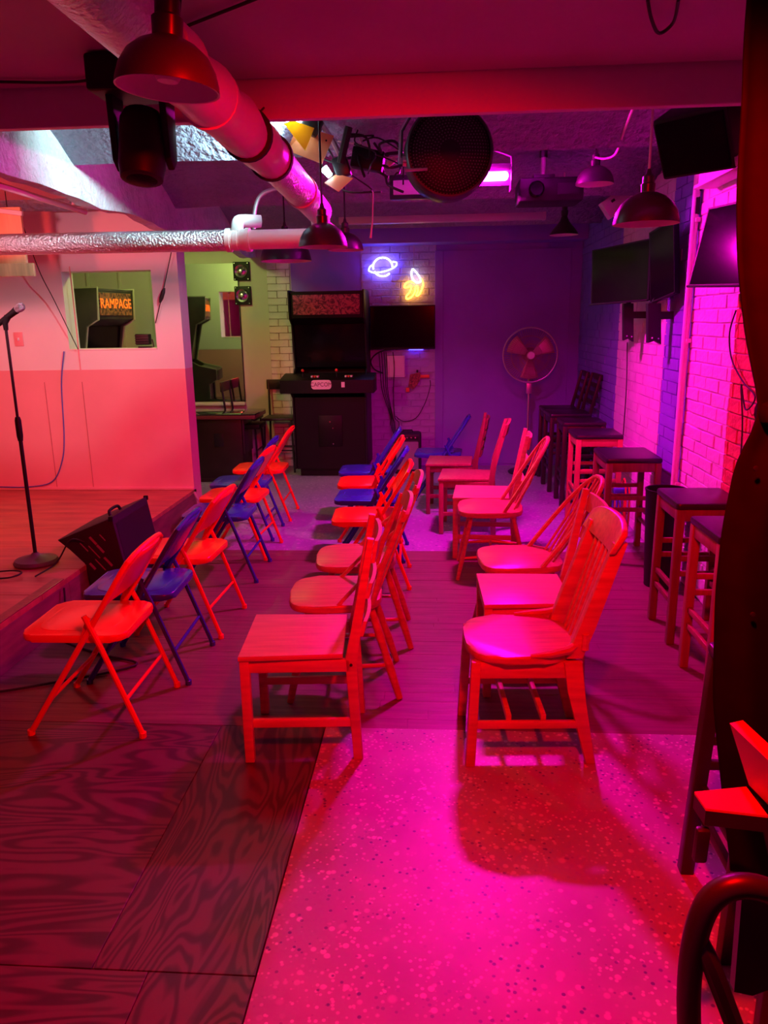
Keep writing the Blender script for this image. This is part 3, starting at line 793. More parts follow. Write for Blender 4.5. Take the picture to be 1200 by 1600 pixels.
cable('rigging_wire', [P(30, 335, Y=6.2), P(60, 420, Y=6.2), P(85, 470, Y=6.3), P(122, 546, Y=6.36)], .004, cord_black, 'thin black wire slung diagonally before the wall opening')
t = thing('hanging_plug', 'black cord with inline plug hanging from the ceiling beside the wall opening', 'cord', (0, 0, 0))
obj('cord', t1([P(268, 392, Y=6.34), P(255, 455, Y=6.35), P(243, 505, Y=6.38)], .004, 6), cord_black, t)
obj('plug', t1([P(257, 450, Y=6.345), P(255, 456, Y=6.345), P(252, 466, Y=6.345), P(250, 473, Y=6.345)], [.008, .017, .017, .008], 8), cord_black, t)

# wedge monitor speaker
t = thing('wedge_monitor', 'black wedge monitor speaker tipped against the stage edge', 'speaker', (0, 4.28, 0))
pr = [(-2.285, .40), (-1.93, .545), (-1.845, .03), (-1.88, .0), (-2.10, .0), (-2.115, .262)]
bm = prism(B(), [(a, b) for a, b in pr], 0, .56, 'y', .012); obj('cabinet', bm, tolex, t)
for k, (x, z, L) in enumerate(((-2.12, .36, .07), (-2.06, .40, .06), (-2.06, .33, .10), (-2.02, .35, .06), (-2.03, .25, .09), (-2.08, .24, .05), (-2.0, .42, .05), (-1.98, .27, .07))):
    obj('label_print', b1((x, -.0015, z), (L, .003, .014 if k % 2 else .006), 0, Matrix.Rotation(math.radians(50), 3, 'Y')), label_print, t, smooth=0)
dv = (Vector((-1.93, 0, .545))-Vector((-2.285, 0, .40)))
h0 = Vector((-2.285, 0, .40))+dv*.72; nn = Vector((-dv.z, 0, dv.x)).normalized()
obj('handle', t1(smooth_path([h0+Vector((0, .20, 0))-nn*.004, h0+Vector((0, .22, 0))+nn*.028, h0+Vector((0, .34, 0))+nn*.03, h0+Vector((0, .36, 0))-nn*.004], 4), .010, 8), black_plastic, t)
obj('grille', slab(B(), [(-1.928, .03, .50), (-1.928, .53, .50), (-1.858, .53, .06), (-1.858, .03, .06)], (.008, 0, .001)), black_metal, t, smooth=0)
for y in (.0, .56):
    obj('corner_protector', b1((-1.937, y, .535), (.03, .02, .03), .006), black_plastic, t)

# boards hanging at the left of the stage, tube under the girder
t = thing('hanging_board', 'raw pine board panel hanging at the side of the stage', 'board', (0, 0, 0))
bx = P(18, 380, Y=5.6)
obj('plank', b1((bx.x-.31, 5.6, bx.z+.03), (.26, .03, .42), .004), orange_board, t)
obj('plank', b1((bx.x-.02, 5.6, bx.z+.03), (.24, .03, .42), .004), orange_board, t)
obj('batten', b1((bx.x-.13, 5.575, bx.z-.185), (.58, .03, .09), .004), orange_board, t)
obj('cleat', bar(B(), (bx.x-.3, 5.56, bx.z+.25), (bx.x+.13, 5.56, bx.z+.19), .03, .03, (0, 0, 1), .004), white_paint, t)
obj('hanger', t1([(bx.x, 5.6, bx.z+.2), (bx.x, 5.6, 2.6)], .004, 6), black_metal, t)
t = thing('tube_batten', 'slim unlit tube fitting fixed under the plaster girder', 'tube light', (0, 0, 0))
obj('tube', t1([(-2.20, 3.3, 2.335), (-2.20, 4.95, 2.335)], .018, 10), stage_pink, t)
for y in (3.5, 4.8): obj('bracket', b1((-2.155, y, 2.355), (.10, .03, .03), .004), stage_pink, t)

# ------------------------------------------------------------------ pipes and duct
t = thing('insulated_duct', 'foil wrapped round duct running along the room under the beam', 'duct', (-.651, .6, 2.27))
R0 = .074
obj('foil_sleeve', t1([(0, 0, 0), (0, 1.35, 0)], R0, 24), foil, t)
q = []; rr = []
for k in range(14):
    q.append((.004*math.sin(k*2), 1.33+1.25*k/13, .003*math.cos(k*1.7))); rr.append(R0+.006+.005*math.sin(k*1.9))
obj('plastic_sleeve', t1(q, rr, 24), plastic_wrap, t)
obj('foil_sleeve', t1([(0, 2.56, 0), (-.01, 3.3, -.012)], R0, 24), foil, t)
obj('joint_ring', t1([(-.01, 3.29, -.012), (-.01, 3.34, -.013)], R0+.006, 24), white_plastic, t)
obj('foil_sleeve', t1([(-.01, 3.33, -.013), (-.02, 3.95, -.022)], R0-.003, 24), foil, t)
for y in (1.45, 1.75, 2.2, 2.58):
    obj('strap', t1([(0, y-.012, 0), (0, y+.012, 0)], R0+.014, 24), plastic_wrap if y < 2 else rubber, t)
obj('hanger_wire', t1([(.0, 1.5, .07), (.03, 1.5, .25)], .004, 6), black_metal, t)
obj('hanger_wire', t1([(.0, 2.3, .07), (.02, 2.4, .13)], .004, 6), black_metal, t)
PY = 4.62; pz = P(420, 374, Y=PY).z; xj = P(355, 376, Y=PY).x; xe = P(505, 372, Y=PY).x; xl = P(-60, 385, Y=PY).x
t = thing('drain_pipe', 'horizontal pipe, part foil wrapped and part white plastic, joining the duct', 'pipe', (0, PY, pz))
obj('foil_sleeve', t1([(xl-.6, 0, .01), (xj, 0, 0)], .060, 20), foil, t)
obj('plastic_pipe', t1([(xj-.02, 0, 0), (xe, 0, 0)], .054, 20), white_plastic, t)
for dx in (.01, .055, .10, .125): obj('collar', t1([(xj+dx-.012, 0, 0), (xj+dx+.012, 0, 0)], .066 if dx in (.01, .125) else .060, 20), white_plastic, t)
obj('branch', t1(smooth_path([(xj+.065, 0, .04), (xj+.065, .01, .09), (xj+.08, .05, .11), (xj+.18, .1, .11)], 4), .036, 14), white_plastic, t)
obj('elbow', t1(smooth_path([(xe-.02, 0, 0), (xe+.05, .0, .01), (-.67, .0, .06), (-.67, -.05, .13)], 4), [.054]*12+[.058], 16), white_plastic, t)
obj('conduit', t1(smooth_path([P(397, 358, Y=PY+.3)-Vector((0, PY, pz)), P(398, 330, Y=PY+.3)-Vector((0, PY, pz)), P(405, 308, Y=PY+.3)-Vector((0, PY, pz)), P(420, 298, Y=PY+.3)-Vector((0, PY, pz)), P(445, 292, Y=PY+.3)-Vector((0, PY, pz))], 4), .012, 8), steel, t)

# ------------------------------------------------------------------ pendant lamps
def pendant(name, px, Y, dia, label, top, kind='dome', cord=cord_black, group=None, tilt=(0, 0)):
    c = P(px[0], px[1], Y=Y)                                   # centre of the rim
    t = thing(name, label, 'lamp', c, group=group); r = dia/2
    t.rotation_euler = (tilt[0], tilt[1], 0)
    if kind == 'dome': prof = [(r, 0), (r*.985, r*.12), (r*.92, r*.36), (r*.78, r*.60), (r*.56, r*.78), (r*.3, r*.90), (r*.14, r*.93)]
    else: prof = [(r, 0), (r*.96, r*.10), (r*.80, r*.34), (r*.55, r*.62), (r*.32, r*.90), (r*.2, r*1.2), (r*.14, r*1.35)]
    inner = [(a-.003, z) for a, z in prof]
    obj('shade', lathe(B(), prof+[(r*.1, prof[-1][1])], 36), dome_black, t)
    obj('shade_lining', lathe(B(), [(prof[0][0], -.001)]+[(a-.004, max(0, z-.004)) for a, z in prof], 36), dome_in, t)
    zt = prof[-1][1]
    obj('socket', lathe(B(), [(.028, zt-.01), (.030, zt+.03), (.024, zt+.035), (.024, zt+.06), (.012, zt+.07), (.008, zt+.09)], 14), dome_black, t)
    obj('bulb', lathe(B(), [(0, r*.12), (.02, r*.14), (.03, r*.3), (.026, r*.45), (.014, r*.7), (.014, zt)], 14), dome_in, t)
    L = top-c.z
    if L > zt+.08: obj('cord', t1([(0, 0, zt+.06), (0, 0, L)], .0055, 6), cord, t)
    return t
pendant('pendant_lamp', (262, 140), 1.60, .198, 'large black dome pendant lamp hung close below the ceiling before the foil duct', NC, tilt=(.0, .08))
pendant('pendant_lamp', (505, 386), 3.98, .243, 'black dome pendant lamp hung at the end of the foil duct', vz(3.98)+.01)
pendant('pendant_lamp', (540, 391), 5.5, .245, 'black dome pendant lamp hung beside the arcade cabinet, behind the duct end', vz(5.5)+.01)
pendant('pendant_lamp', (1009, 350), 3.52, .272, 'black dome pendant lamp hung before the twin televisions', vz(3.52)+.01, cord=cord_pink)
pendant('pendant_lamp', (929, 288), 5.25, .235, 'small black lamp hung beside the projector, on a slanting cord', vz(5.25)+.01)
pendant('pendant_lamp', (881, 367), 7.2, .25, 'small black bell-shaped lamp hung near the back wall', vz(7.2)+.01, kind='bell')
pendant('pendant_lamp', (447, 408), 5.6, .36, 'wide dark dome lamp hung behind the white plastic pipe', vz(5.6)+.01)
cable('lamp_cord', [P(930, 246, Y=5.22), P(945, 248, Y=5.1), P(962, 240, Y=4.9), P(975, 205, Y=4.2), P(990, 168, Y=3.3)], .006, cord_pink, 'pale lamp cord slung from the beam to the small lamp', 'cord')

# moving head stage light
t = thing('moving_head_light', 'black moving-head stage light hung from the beam behind the big pendant lamp', 'stage light', (0, 0, 0))
mc = P(222, 190, Y=2.72)
obj('base', b1((mc.x-.02, 2.72, 2.43), (.24, .20, .11), .012), black_plastic, t)
for s in (-1, 1): obj('yoke_arm', prism(B(), [(-.05, 0), (.05, 0), (.035, -.22), (0, -.25), (-.035, -.22)], mc.x-.0+s*.10, mc.x+s*.075, 'x', .006), black_plastic, t, (0, 2.72, 2.40))
obj('head', lathe(B(), [(0, .06), (.06, .055), (.072, .03), (.075, -.12), (.068, -.16), (.055, -.165), (0, -.160)], 20, Matrix.Translation((mc.x+.005, 2.70, 2.27)) @ Matrix.Rotation(-.25, 4, 'X')), black_plastic, t)
obj('lens', lathe(B(), [(0, 0), (.05, .002), (.052, .01)], 20, Matrix.Translation((mc.x+.005, 2.66, 2.108)) @ Matrix.Rotation(-.25, 4, 'X')), screen_m, t)
obj('clamp', b1((mc.x-.02, 2.85, 2.45), (.05, .30, .05), .006), black_metal, t)

# ------------------------------------------------------------------ gel sheets, cables and the white work light
t = thing('work_spotlight', 'small bright spotlight with orange and yellow gel sheets under the vault', 'spotlight', (0, 0, 0))
Yg = 4.20
obj('lens', lathe(B(), [(0, 0), (.045, .0), (.05, -.01), (.05, .03)], 16, Matrix.Translation(P(462, 190, Y=Yg)) @ Matrix.Rotation(-PI/2+.7, 4, 'Y')), spot_e, t)
obj('housing', b1(P(488, 196, Y=Yg+.02), (.09, .09, .09), .01, Matrix.Rotation(.6, 3, 'Y')), black_metal, t)
def sheet(name, pts, Y, m, dy=(0, 0, 0, 0)):
    bm = B(); a = [bm.verts.new(P(x, y, Y=Y+d)) for (x, y), d in zip(pts, dy)]; bm.faces.new(a)
    o = obj(name, bm, m, t, smooth=0); md = o.modifiers.new('s', 'SOLIDIFY'); md.thickness = .002
obj('arm', t1([P(500, 190, Y=Yg+.03), P(520, 220, Y=Yg+.05), P(541, 262, Y=Yg+.06)], .014, 8), steel, t)
sheet('gel_sheet', [(443, 193), (458, 188), (491, 200), (477, 236)], Yg-.06, gel_yellow)
sheet('gel_sheet', [(458, 213), (480, 200), (522, 212), (503, 256), (448, 235)][:4]+[(448, 235)], Yg, gel_orange, (0, .02, .03, 0, 0))
sheet('gel_sheet', [(507, 286), (526, 272), (552, 279), (529, 300)], Yg-.02, gel_orange, (0, .05, .03, -.04))
obj('lower_head', b1(P(534, 262, Y=Yg+.06), (.08, .08, .10), .01, Matrix.Rotation(-.3, 3, 'Y')), black_metal, t)
obj('lower_lamp', lathe(B(), [(0, 0), (.015, .0), (.02, .05), (0, .055)], 12, Matrix.Translation(P(516, 275, Y=Yg)) @ Matrix.Rotation(-.7, 4, 'Y')), spot_e, t)
random.seed(11)
tg = thing('cable_tangle', 'tangle of black cables and plugs hanging under the vault beside the drum fan', 'cables', (0, 0, 0))
for k in range(16):
    x0 = random.uniform(500, 640); y0 = random.uniform(198, 250); pts = []
    x, y = x0, y0; Yk = random.uniform(4.22, 4.40)
    for j in range(5):
        pts.append(P(x, y, Y=Yk+random.uniform(-.05, .05))); x = min(630, x+random.uniform(-18, 42)); y = min(300, max(212, y+random.uniform(-14, 34)))
    obj('cable', t1(smooth_path(pts, 5), random.choice((.004, .005, .007)), 6), random.choice((cord_black, cord_black, cord_black, cord_pink)), tg)
obj('power_box', b1(P(575, 250, Y=4.35), (.17, .08, .10), .008, Matrix.Rotation(.2, 3, 'Y')), black_plastic, tg)
obj('plug', b1(P(612, 253, Y=4.3), (.05, .03, .025), .005, Matrix.Rotation(-.6, 3, 'Y')), cord_pink, tg)
obj('hang_wire', t1([P(583, 300, Y=4.3), P(582, 345, Y=4.3), P(579, 372, Y=4.3)], [.003, .003, .006], 6), cord_pink, tg)
obj('conduit_bar', t1([P(545, 198, Y=4.2), P(532, 255, Y=4.22)], .02, 8), blackwood, tg)

# drum fan under the vault
fc = P(700, 241, Y=4.12)
t = thing('drum_fan', 'big black drum fan with perforated face hung under the vault', 'fan', fc)
t.rotation_euler = (0, 0, .12); t.scale = (.88, .88, .88)
Mx = Matrix.Rotation(PI/2, 4, 'X')
obj('drum', lathe(B(), [(.235, .09), (.245, .07), (.245, -.09), (.235, -.11), (.225, -.11), (.225, .09), (.235, .09)], 48, Mx), black_metal, t)
bm = lathe(B(), [(0, .105), (.10, .10), (.19, .085), (.232, .06), (.232, .055), (.0, .09)], 40, Mx)
obj('face_plate', bm, mat('perforated_black', (.010, .007, .009), .5, spec=.3), t)
bm = B(); 
for ri in range(4, 15):
    r = ri*.0155; n = int(2*PI*r/.0175)
    for k in range(n):
        a = 2*PI*k/n; zz = (.105-.05*r if r < .10 else .10-.1667*(r-.1) if r < .19 else .085-.595*(r-.19))+.001
        lathe(bm, [(0, .002), (.0042, .0), (.0042, -.004)], 5, Matrix.Translation((r*math.cos(a), -zz, r*math.sin(a))) @ Mx)
o = obj('perforation', bm, mat('perforation_dots', (.12, .08, .10), .4), t); o['kind'] = 'stuff'
obj('bracket', t1([(-.27, .0, -.05), (-.262, .0, .12), (-.2, 0, .22)], .012, 8), chrome, t)
obj('pivot', lathe(B(), [(0, 0), (.032, 0), (.028, .02), (0, .022)], 16, Matrix.Translation((-.238, -.03, -.04)) @ Matrix.Rotation(-PI/2, 4, 'Y')), chrome, t)
obj('tilt_bar', t1([(-.25, -.10, -.10), (-.13, -.13, -.10)], .008, 8), steel, t)
# box behind the drum fan
o = obj('ceiling_panel_light', B(), white_plastic); bpy.data.objects.remove(o)
t = thing('panel_fixture', 'flat pale panel fixture in a dark frame hung behind the drum fan', 'fixture', (0, 0, 0))
a = P(615, 296, Y=5.5); b = P(700, 303, Y=5.5)
obj('frame', b1(((a.x+b.x)/2, 5.5, a.z+.01), (b.x-a.x+.05, .06, .15), .005), black_metal, t)
obj('panel', b1(((a.x+b.x)/2, 5.465, a.z+.005), (b.x-a.x, .012, .09), .003), beam_m, t)
obj('stem', t1([((a.x+b.x)/2, 5.5, a.z+.08), ((a.x+b.x)/2, 5.5, 2.80)], .01, 8), black_metal, t)

# magenta LED floodlight
lc = P(768, 276, Y=5.40)
t = thing('magenta_floodlight', 'glowing magenta flood lamp hung under the vault beside the drum fan', 'lamp', lc)
obj('lens', b1((0, -.004, 0), (.215, .075, .05), .02), magenta_e, t)
obj('housing', b1((.0, .045, .05), (.25, .15, .05), .012), black_metal, t)
obj('back_plate', b1((.0, .065, 0), (.25, .03, .10), .008), black_metal, t)
for s in (-1, 1): obj('added_light_shield', b1((s*.124, .01, -.02), (.006, .12, .14), .002), black_metal, t)  # plates added to keep the magenta light off the projector
for s in (-1, 1): obj('yoke', t1([(s*.13, .03, .03), (s*.125, .03, .12), (s*.02, .03, .16)], .008, 6), steel, t)
obj('stem', t1([(0, .03, .15), (0, .03, .24)], .012, 8), steel, t)

# projector on a ceiling pole
pc = P(857, 301, Y=5.6)
t = thing('projector', 'black projector hung from a white pole under the vault', 'projector', pc)
obj('body', b1((0, 0, 0), (.42, .30, .15), .02), black_plastic, t)
obj('lens', lathe(B(), [(.05, 0), (.05, .04), (.04, .05), (0, .045)], 20, Matrix.Translation((-.1, -.14, 0)) @ Matrix.Rotation(PI/2, 4, 'X')), screen_m, t)
obj('vent', b1((.11, -.15, 0), (.14, .006, .07), .002), rubber, t)
obj('mount_plate', b1((-.04, 0, .09), (.14, .14, .03), .005), black_metal, t)
obj('pole', t1([(-.04, 0, .09), (-.04, 0, .33)], .016, 10), white_plastic, t)
obj('collar', t1([(-.04, 0, .22), (-.04, 0, .26)], .026, 10), black_metal, t)
cable('ceiling_conduit', [P(770, 228, Y=6.1), P(850, 228, Y=6.1), P(950, 226, Y=6.1), P(1060, 217, Y=6.1)], .010, cord_pink, 'thin pipe running under the vault past the projector', 'pipe')
cable('slack_cord', [P(795, 236, Y=6.05), P(840, 250, Y=6.0), P(880, 228, Y=6.05), P(930, 228, Y=6.05), P(905, 253, Y=6.0), P(885, 256, Y=6.0), P(882, 280, Y=5.9)], .006, cord_pink, 'pale cord looped from the vault pipe beside the small lamp', 'cord')
t = thing('strip_light', 'long unlit pale strip fixture on the ceiling before the back wall', 'strip light', (0, 0, 0))
a = P(530, 347, Y=7.78); b = P(850, 341, Y=7.78)
obj('housing', b1(((a.x+b.x)/2, 7.78, a.z+.01), (b.x-a.x, .09, .07), .008), beam_m, t)
obj('end_cap', b1((b.x, 7.78, a.z+.01), (.03, .10, .075), .006), beam_m, t)
for f in (.2, .8): obj('bracket', b1((a.x+(b.x-a.x)*f, 7.78, a.z+.045), (.05, .06, .03), .004), beam_m, t)

# ------------------------------------------------------------------ back wall things
def tv(label, c, w, h, rz=0, tilt=0, cat='television'):
    t = thing('television', label, cat, c); t.rotation_euler = (tilt, 0, rz)
    obj('body', b1((0, .03, 0), (w, .05, h), .008), black_plastic, t)
    obj('screen', b1((0, .004, .006), (w-.02, .004, h-.035)), screen_m, t, smooth=0)
    obj('bezel', b1((0, .003, -h/2+.008), (w, .012, .016), .003), black_plastic, t)
    obj('mount', b1((0, .08, 0), (.25, .06, .22), .006), black_metal, t)
    return t
a = P(578, 478, Y=BY-.1); b = P(680, 545, Y=BY-.1)
tv('flat black television on the back wall below the neon signs', ((a.x+b.x)/2, BY-.12, (a.z+b.z)/2), b.x-a.x, a.z-b.z)
o = obj('led_strip', b1((P(650, 547, Y=BY-.03).x, BY-.035, P(650, 547, Y=BY-.03).z+.005), (.16, .02, .008), .003), led_blue); tag(o, 'short glowing blue light strip under the back wall television', 'light strip')
NY = BY-.055
def neon(name, label, loops, extra=()):
    t = thing(name, label, 'neon sign', (0, 0, 0))
    for i, (pts, m, closed) in enumerate(loops):
        q = [P(x, y, Y=NY) for x, y in pts]
        q = smooth_path(q+[q[0]] if closed else q, 5)
        obj('tube', t1(q, .0085, 8), m, t)
    for x, y in extra: obj('standoff', t1([P(x, y, Y=NY), P(x, y, Y=BY+.02)], .005, 6), steel, t)
    return t
circ = [(598+15*math.cos(math.radians(d)), 417+14.5*math.sin(math.radians(d))) for d in list(range(165, 375, 15))]
circ2 = [(598+15*math.cos(math.radians(d)), 417+14.5*math.sin(math.radians(d))) for d in list(range(15, 165, 15))]
ringp = [(576, 423), (578, 417), (584, 413)], [(613, 409), (619, 410), (619, 415), (610, 421), (596, 425), (584, 426), (576, 423)]
neon('neon_planet', 'glowing blue ringed planet neon sign on the back wall', [(circ, neon_white_blue, False), (circ2[2:], neon_white_blue, False), (ringp[0]+[], neon_blue, False), (ringp[1], neon_blue, False)], ((577, 421), (618, 412), (598, 402)))
ban = [([(645, 420), (649, 424), (655, 432), (657, 440), (650, 441), (644, 434), (643, 425), (645, 420)], neon_white, False),
       ([(648, 442), (641, 440), (634, 443), (632, 449), (637, 449), (642, 447), (641, 455), (635, 463), (636, 467), (643, 464), (648, 456), (649, 448)], neon_yellow, False),
       ([(649, 449), (652, 447), (653, 455), (650, 461), (654, 461), (659, 452), (661, 444), (659, 437), (656, 435)], neon_yellow, False)]
neon('neon_banana', 'glowing yellow peeled banana neon sign above the back wall television', ban, ((645, 422), (637, 463), (660, 444)))
cable('sign_wire', [P(646, 352, Y=NY), P(647, 380, Y=NY), P(646, 420, Y=NY)], .003, cord_pink, 'thin wire holding up the neon banana', 'wire')
t = thing('wall_box', 'pale square electrical box under the television on the back wall', 'box', P(616, 572, Y=BY))
obj('body', b1((.02, -.045, 0), (.21, .09, .24), .008), white_plastic, t)
obj('cover', b1((.035, -.095, 0), (.17, .012, .21), .004), beam_m, t)
t = thing('wall_cables', 'bundle of black cables hanging from the wall box down to the amplifier', 'cables', (0, 0, 0))
for k, off in enumerate((-6, -2, 2, 5, 16)):
    obj('cable', t1(smooth_path([P(598+off, 550, Y=BY-.08), P(600+off, 575, Y=BY-.13), P(602+off*.8, 610, Y=BY-.07), P(612+off*.3, 650, Y=BY-.06), P(614+off*.6, 662, Y=BY-.07), P(618+off*.2, 682, Y=BY-.15)], 5), .0045, 6), cord_black, t)
obj('cable', t1(smooth_path([P(622, 545, Y=BY-.1), P(595, 549, Y=BY-.1), P(580, 562, Y=BY-.06), P(584, 576, Y=BY-.05), P(598, 583, Y=BY-.05)], 5), .008, 6), cord_black, t)
obj('cable', t1(smooth_path([P(618, 650, Y=BY-.06), P(630, 658, Y=BY-.04), P(650, 653, Y=BY-.04), P(664, 630, Y=BY-.04), P(672, 605, Y=BY-.04), P(672, 594, Y=BY-.04)], 5), .004, 6), cord_black, t)
t = thing('light_gun', 'small patterned toy gun with orange barrel hung on the back wall', 'toy', (0, 0, 0))
gp = [P(x, y, Y=BY-.02) for x, y in ((641, 585), (657, 581), (657, 592), (652, 601), (645, 608), (638, 604))]
bm = B(); aa = [bm.verts.new(v) for v in gp]; bb = [bm.verts.new(v-Vector((0, .04, 0))) for v in gp]
bm.faces.new(aa); bm.faces.new(bb[::-1])
for k in range(len(gp)): bm.faces.new((aa[k], bb[k], bb[(k+1) % len(gp)], aa[(k+1) % len(gp)]))
obj('grip', bm, mat('speckled_gun', (.22, .04, .05), .5, var=.9, scale=60), t, smooth=0)
obj('barrel', t1([P(656, 588, Y=BY-.04), P(671, 588, Y=BY-.04)], .019, 10), mat('toy_orange', (.85, .12, .05), .5), t)
obj('grip_end', b1(P(637, 609, Y=BY-.04), (.04, .03, .05), .006), MATS['toy_orange'], t)
obj('sight', b1(P(652, 580, Y=BY-.04), (.02, .02, .03), .004), black_plastic, t)
# guitar amplifier
c = P(634, 742, Z=0)
t = thing('guitar_amplifier', 'black guitar amplifier with grey grille on the floor by the back wall', 'amplifier', (-.345, 8.45, 0))
obj('cabinet', b1((0, 0, .235), (.30, .22, .43), .03), tolex, t)
obj('grille', b1((0, -.112, .205), (.245, .012, .31), .012), amp_grille, t)
obj('control_panel', b1((0, -.112, .405), (.25, .01, .05), .004), black_metal, t)
for k in range(5): obj('knob', t1([(-.09+.045*k, -.112, .405), (-.09+.045*k, -.13, .405)], .009, 8), chrome, t)
obj('handle', t1([(-.06, 0, .445), (-.05, 0, .47), (.05, 0, .47), (.06, 0, .445)], .008, 6), black_plastic, t)
for x in (-.12, .12):
    for y in (-.08, .08): obj('foot', t1([(x, y, 0), (x, y, .024)], .018, 8), rubber, t)

# pedestal fan
fz = P(829, 555, Y=8.35); 
t = thing('pedestal_fan', 'round pedestal fan with wire cage standing before the back wall', 'fan', (fz.x, 8.42, 0))
hz = fz.z; FR = .285
cage = B()
for s, y0 in ((1, -.11), (-1, .03)):
    for k in range(72):
        a = 2*PI*k/72; q = []
        for j in range(6):
            r = FR*(.12+.88*j/5); yy = -.04+(-.075 if s > 0 else .075)*(1-(j/5)**3)
            q.append((r*math.cos(a), yy, hz+r*math.sin(a)))
        tube(cage, q, .0018, 3, cap=False)
    for rr in (.4, .7):
        tube(cage, [(FR*rr*math.cos(2*PI*k/32), -.04+(-.075 if s > 0 else .075)*(1-rr**3), hz+FR*rr*math.sin(2*PI*k/32)) for k in range(32)], .0018, 4, closed=True)
obj('cage', cage, mat('fan_wire', (.5, .22, .24), .4, metal=.5), t)
obj('cage_rim', t1([(FR*math.cos(2*PI*k/48), -.04, hz+FR*math.sin(2*PI*k/48)) for k in range(48)], .009, 8, closed=True), steel, t)
for k in range(3):
    a0 = 2*PI*k/3+.5; bm = B(); rows = []
    for j in range(6):
        r = .05+.20*j/5; row = []
        for i in range(7):
            a = a0+(-.48+.96*i/6)*(1.0-.15*j/5)
            row.append(bm.verts.new((r*math.cos(a), -.04+.03*(i/6-.5), hz+r*math.sin(a))))
        rows.append(row)
    for p, q in zip(rows, rows[1:]):
        for i in range(6): bm.faces.new((p[i], p[i+1], q[i+1], q[i]))
    o = obj('blade', bm, mat('fan_blade', (.55, .32, .32), .4, metal=.3), t); md = o.modifiers.new('s', 'SOLIDIFY'); md.thickness = .003
obj('hub_badge', lathe(B(), [(0, .012), (.035, .01), (.042, 0), (.042, -.02)], 20, Matrix.Translation((0, -.115, hz)) @ Matrix.Rotation(PI/2, 4, 'X')), white_plastic, t)
obj('motor', lathe(B(), [(0, .1), (.05, .1), (.075, .06), (.075, -.06), (.05, -.08), (0, -.08)], 20, Matrix.Translation((0, .09, hz)) @ Matrix.Rotation(PI/2, 4, 'X')), black_metal, t)
obj('neck', b1((0, .0, hz-FR-.06), (.06, .05, .13), .008), steel, t)
obj('neck_arm', t1([(0, .02, hz-FR-.03), (0, .08, hz-.08)], .018, 8), steel, t)
obj('pole', t1([(0, 0, .03), (0, 0, hz-FR-.05)], .014, 10), steel, t)
obj('base', lathe(B(), [(0, 0), (.20, 0), (.205, .015), (.18, .03), (.04, .045), (.025, .08), (0, .08)], 28), black_metal, t)

# ------------------------------------------------------------------ arcade cabinets
def arcade(name, label, W, marquee_m, z=1.96, side=cab_black, front=cab_black, trim=black_plastic):
    """faces -Y in its own frame; origin at the front foot line"""
    t = thing(name, label, 'arcade game')
    k = z/1.96
    pr = [(0, .09), (0, .86), (-.10, .92), (-.10, 1.05), (.12, 1.10), (.22, 1.16), (.12, 1.62), (-.0, 1.68), (-.02, 1.96), (.50, 1.96), (.60, 1.86), (.60, .09)]
    pr = [(a, b*k) for a, b in pr]
    for s in (-1, 1):
        obj('side_panel', prism(B(), pr, s*W/2, s*(W/2-.02), 'x', .003), side, t)
    n = len(pr)
    band = B()
    for s in (-1, 1):
        tube(band, [(s*(W/2-.01), a, b) for a, b in pr], .011, 5, closed=True)
    obj('edge_moulding', band, trim, t)
    w = W-.042
    obj('front_panel', b1((0, .03, .47*k), (w, .02, .78*k)), front, t)
    obj('back_panel', b1((0, .585, 1.0*k), (w, .02, 1.8*k)), front, t)
    obj('top_panel', b1((0, .25, 1.945*k), (w, .50, .02)), front, t)
    obj('screen', slab(B(), [(-w/2, .235, 1.17*k), (w/2, .235, 1.17*k), (w/2, .15, 1.62*k), (-w/2, .15, 1.62*k)], (0, .02, 0)), screen_m, t, smooth=0)
    obj('speaker_panel', slab(B(), [(-w/2, .14, 1.625*k), (w/2, .14, 1.625*k), (w/2, .015, 1.685*k), (-w/2, .015, 1.685*k)], (0, .01, .02)), front, t, smooth=0)
    obj('marquee', b1((0, .0, 1.82*k), (w-.06, .012, .20*k)), marquee_m, t, smooth=0)
    obj('marquee_frame', b1((0, .012, 1.82*k), (w, .014, .27*k), .003), front, t)
    cd_ = obj('coin_door', b1((0, .016, .50*k), (.26, .012, .34*k), .006), front, t)
    for x, zz in ((.0, .60), (.03, .53), (.03, .36)): obj('bolt', t1([(x, .012, zz*k), (x, .002, zz*k)], .008, 8), chrome, cd_)
    obj('plinth', b1((0, .30, .05), (w-.06, .50, .1)), front, t)
    return t
def marq(name, c1, c2, st):
    m = mat(name, c1, .3); n, l, b = nodes(m)
    tc = n.new('ShaderNodeTexCoord'); v = n.new('ShaderNodeTexNoise'); v.inputs['Scale'].default_value = 14; v.inputs['Distortion'].default_value = 2.5
    l.new(tc.outputs['Object'], v.inputs['Vector']); cr = n.new('ShaderNodeValToRGB'); e = cr.color_ramp.elements
    e[0].position = .40; e[0].color = (*c1, 1); e[1].position = .60; e[1].color = (*c2, 1)
    l.new(v.outputs[0], cr.inputs[0]); l.new(cr.outputs[0], b.inputs['Base Color']); l.new(cr.outputs[0], b.inputs['Emission Color']); b.inputs['Emission Strength'].default_value = st
    return m
main = arcade('arcade_cabinet', 'big black upright arcade cabinet with wide control panel at the back wall', .80, marq('marquee_print_red', (.10, .015, .03), (.50, .10, .12), 0))
main.location = (-1.17, 8.20, 0)
cp = obj('control_panel', prism(B(), [(-.16, .92), (-.16, 1.055), (-.12, 1.07), (.16, 1.11), (.16, .92)], -.50, .50, 'x', .01), cab_black, main)
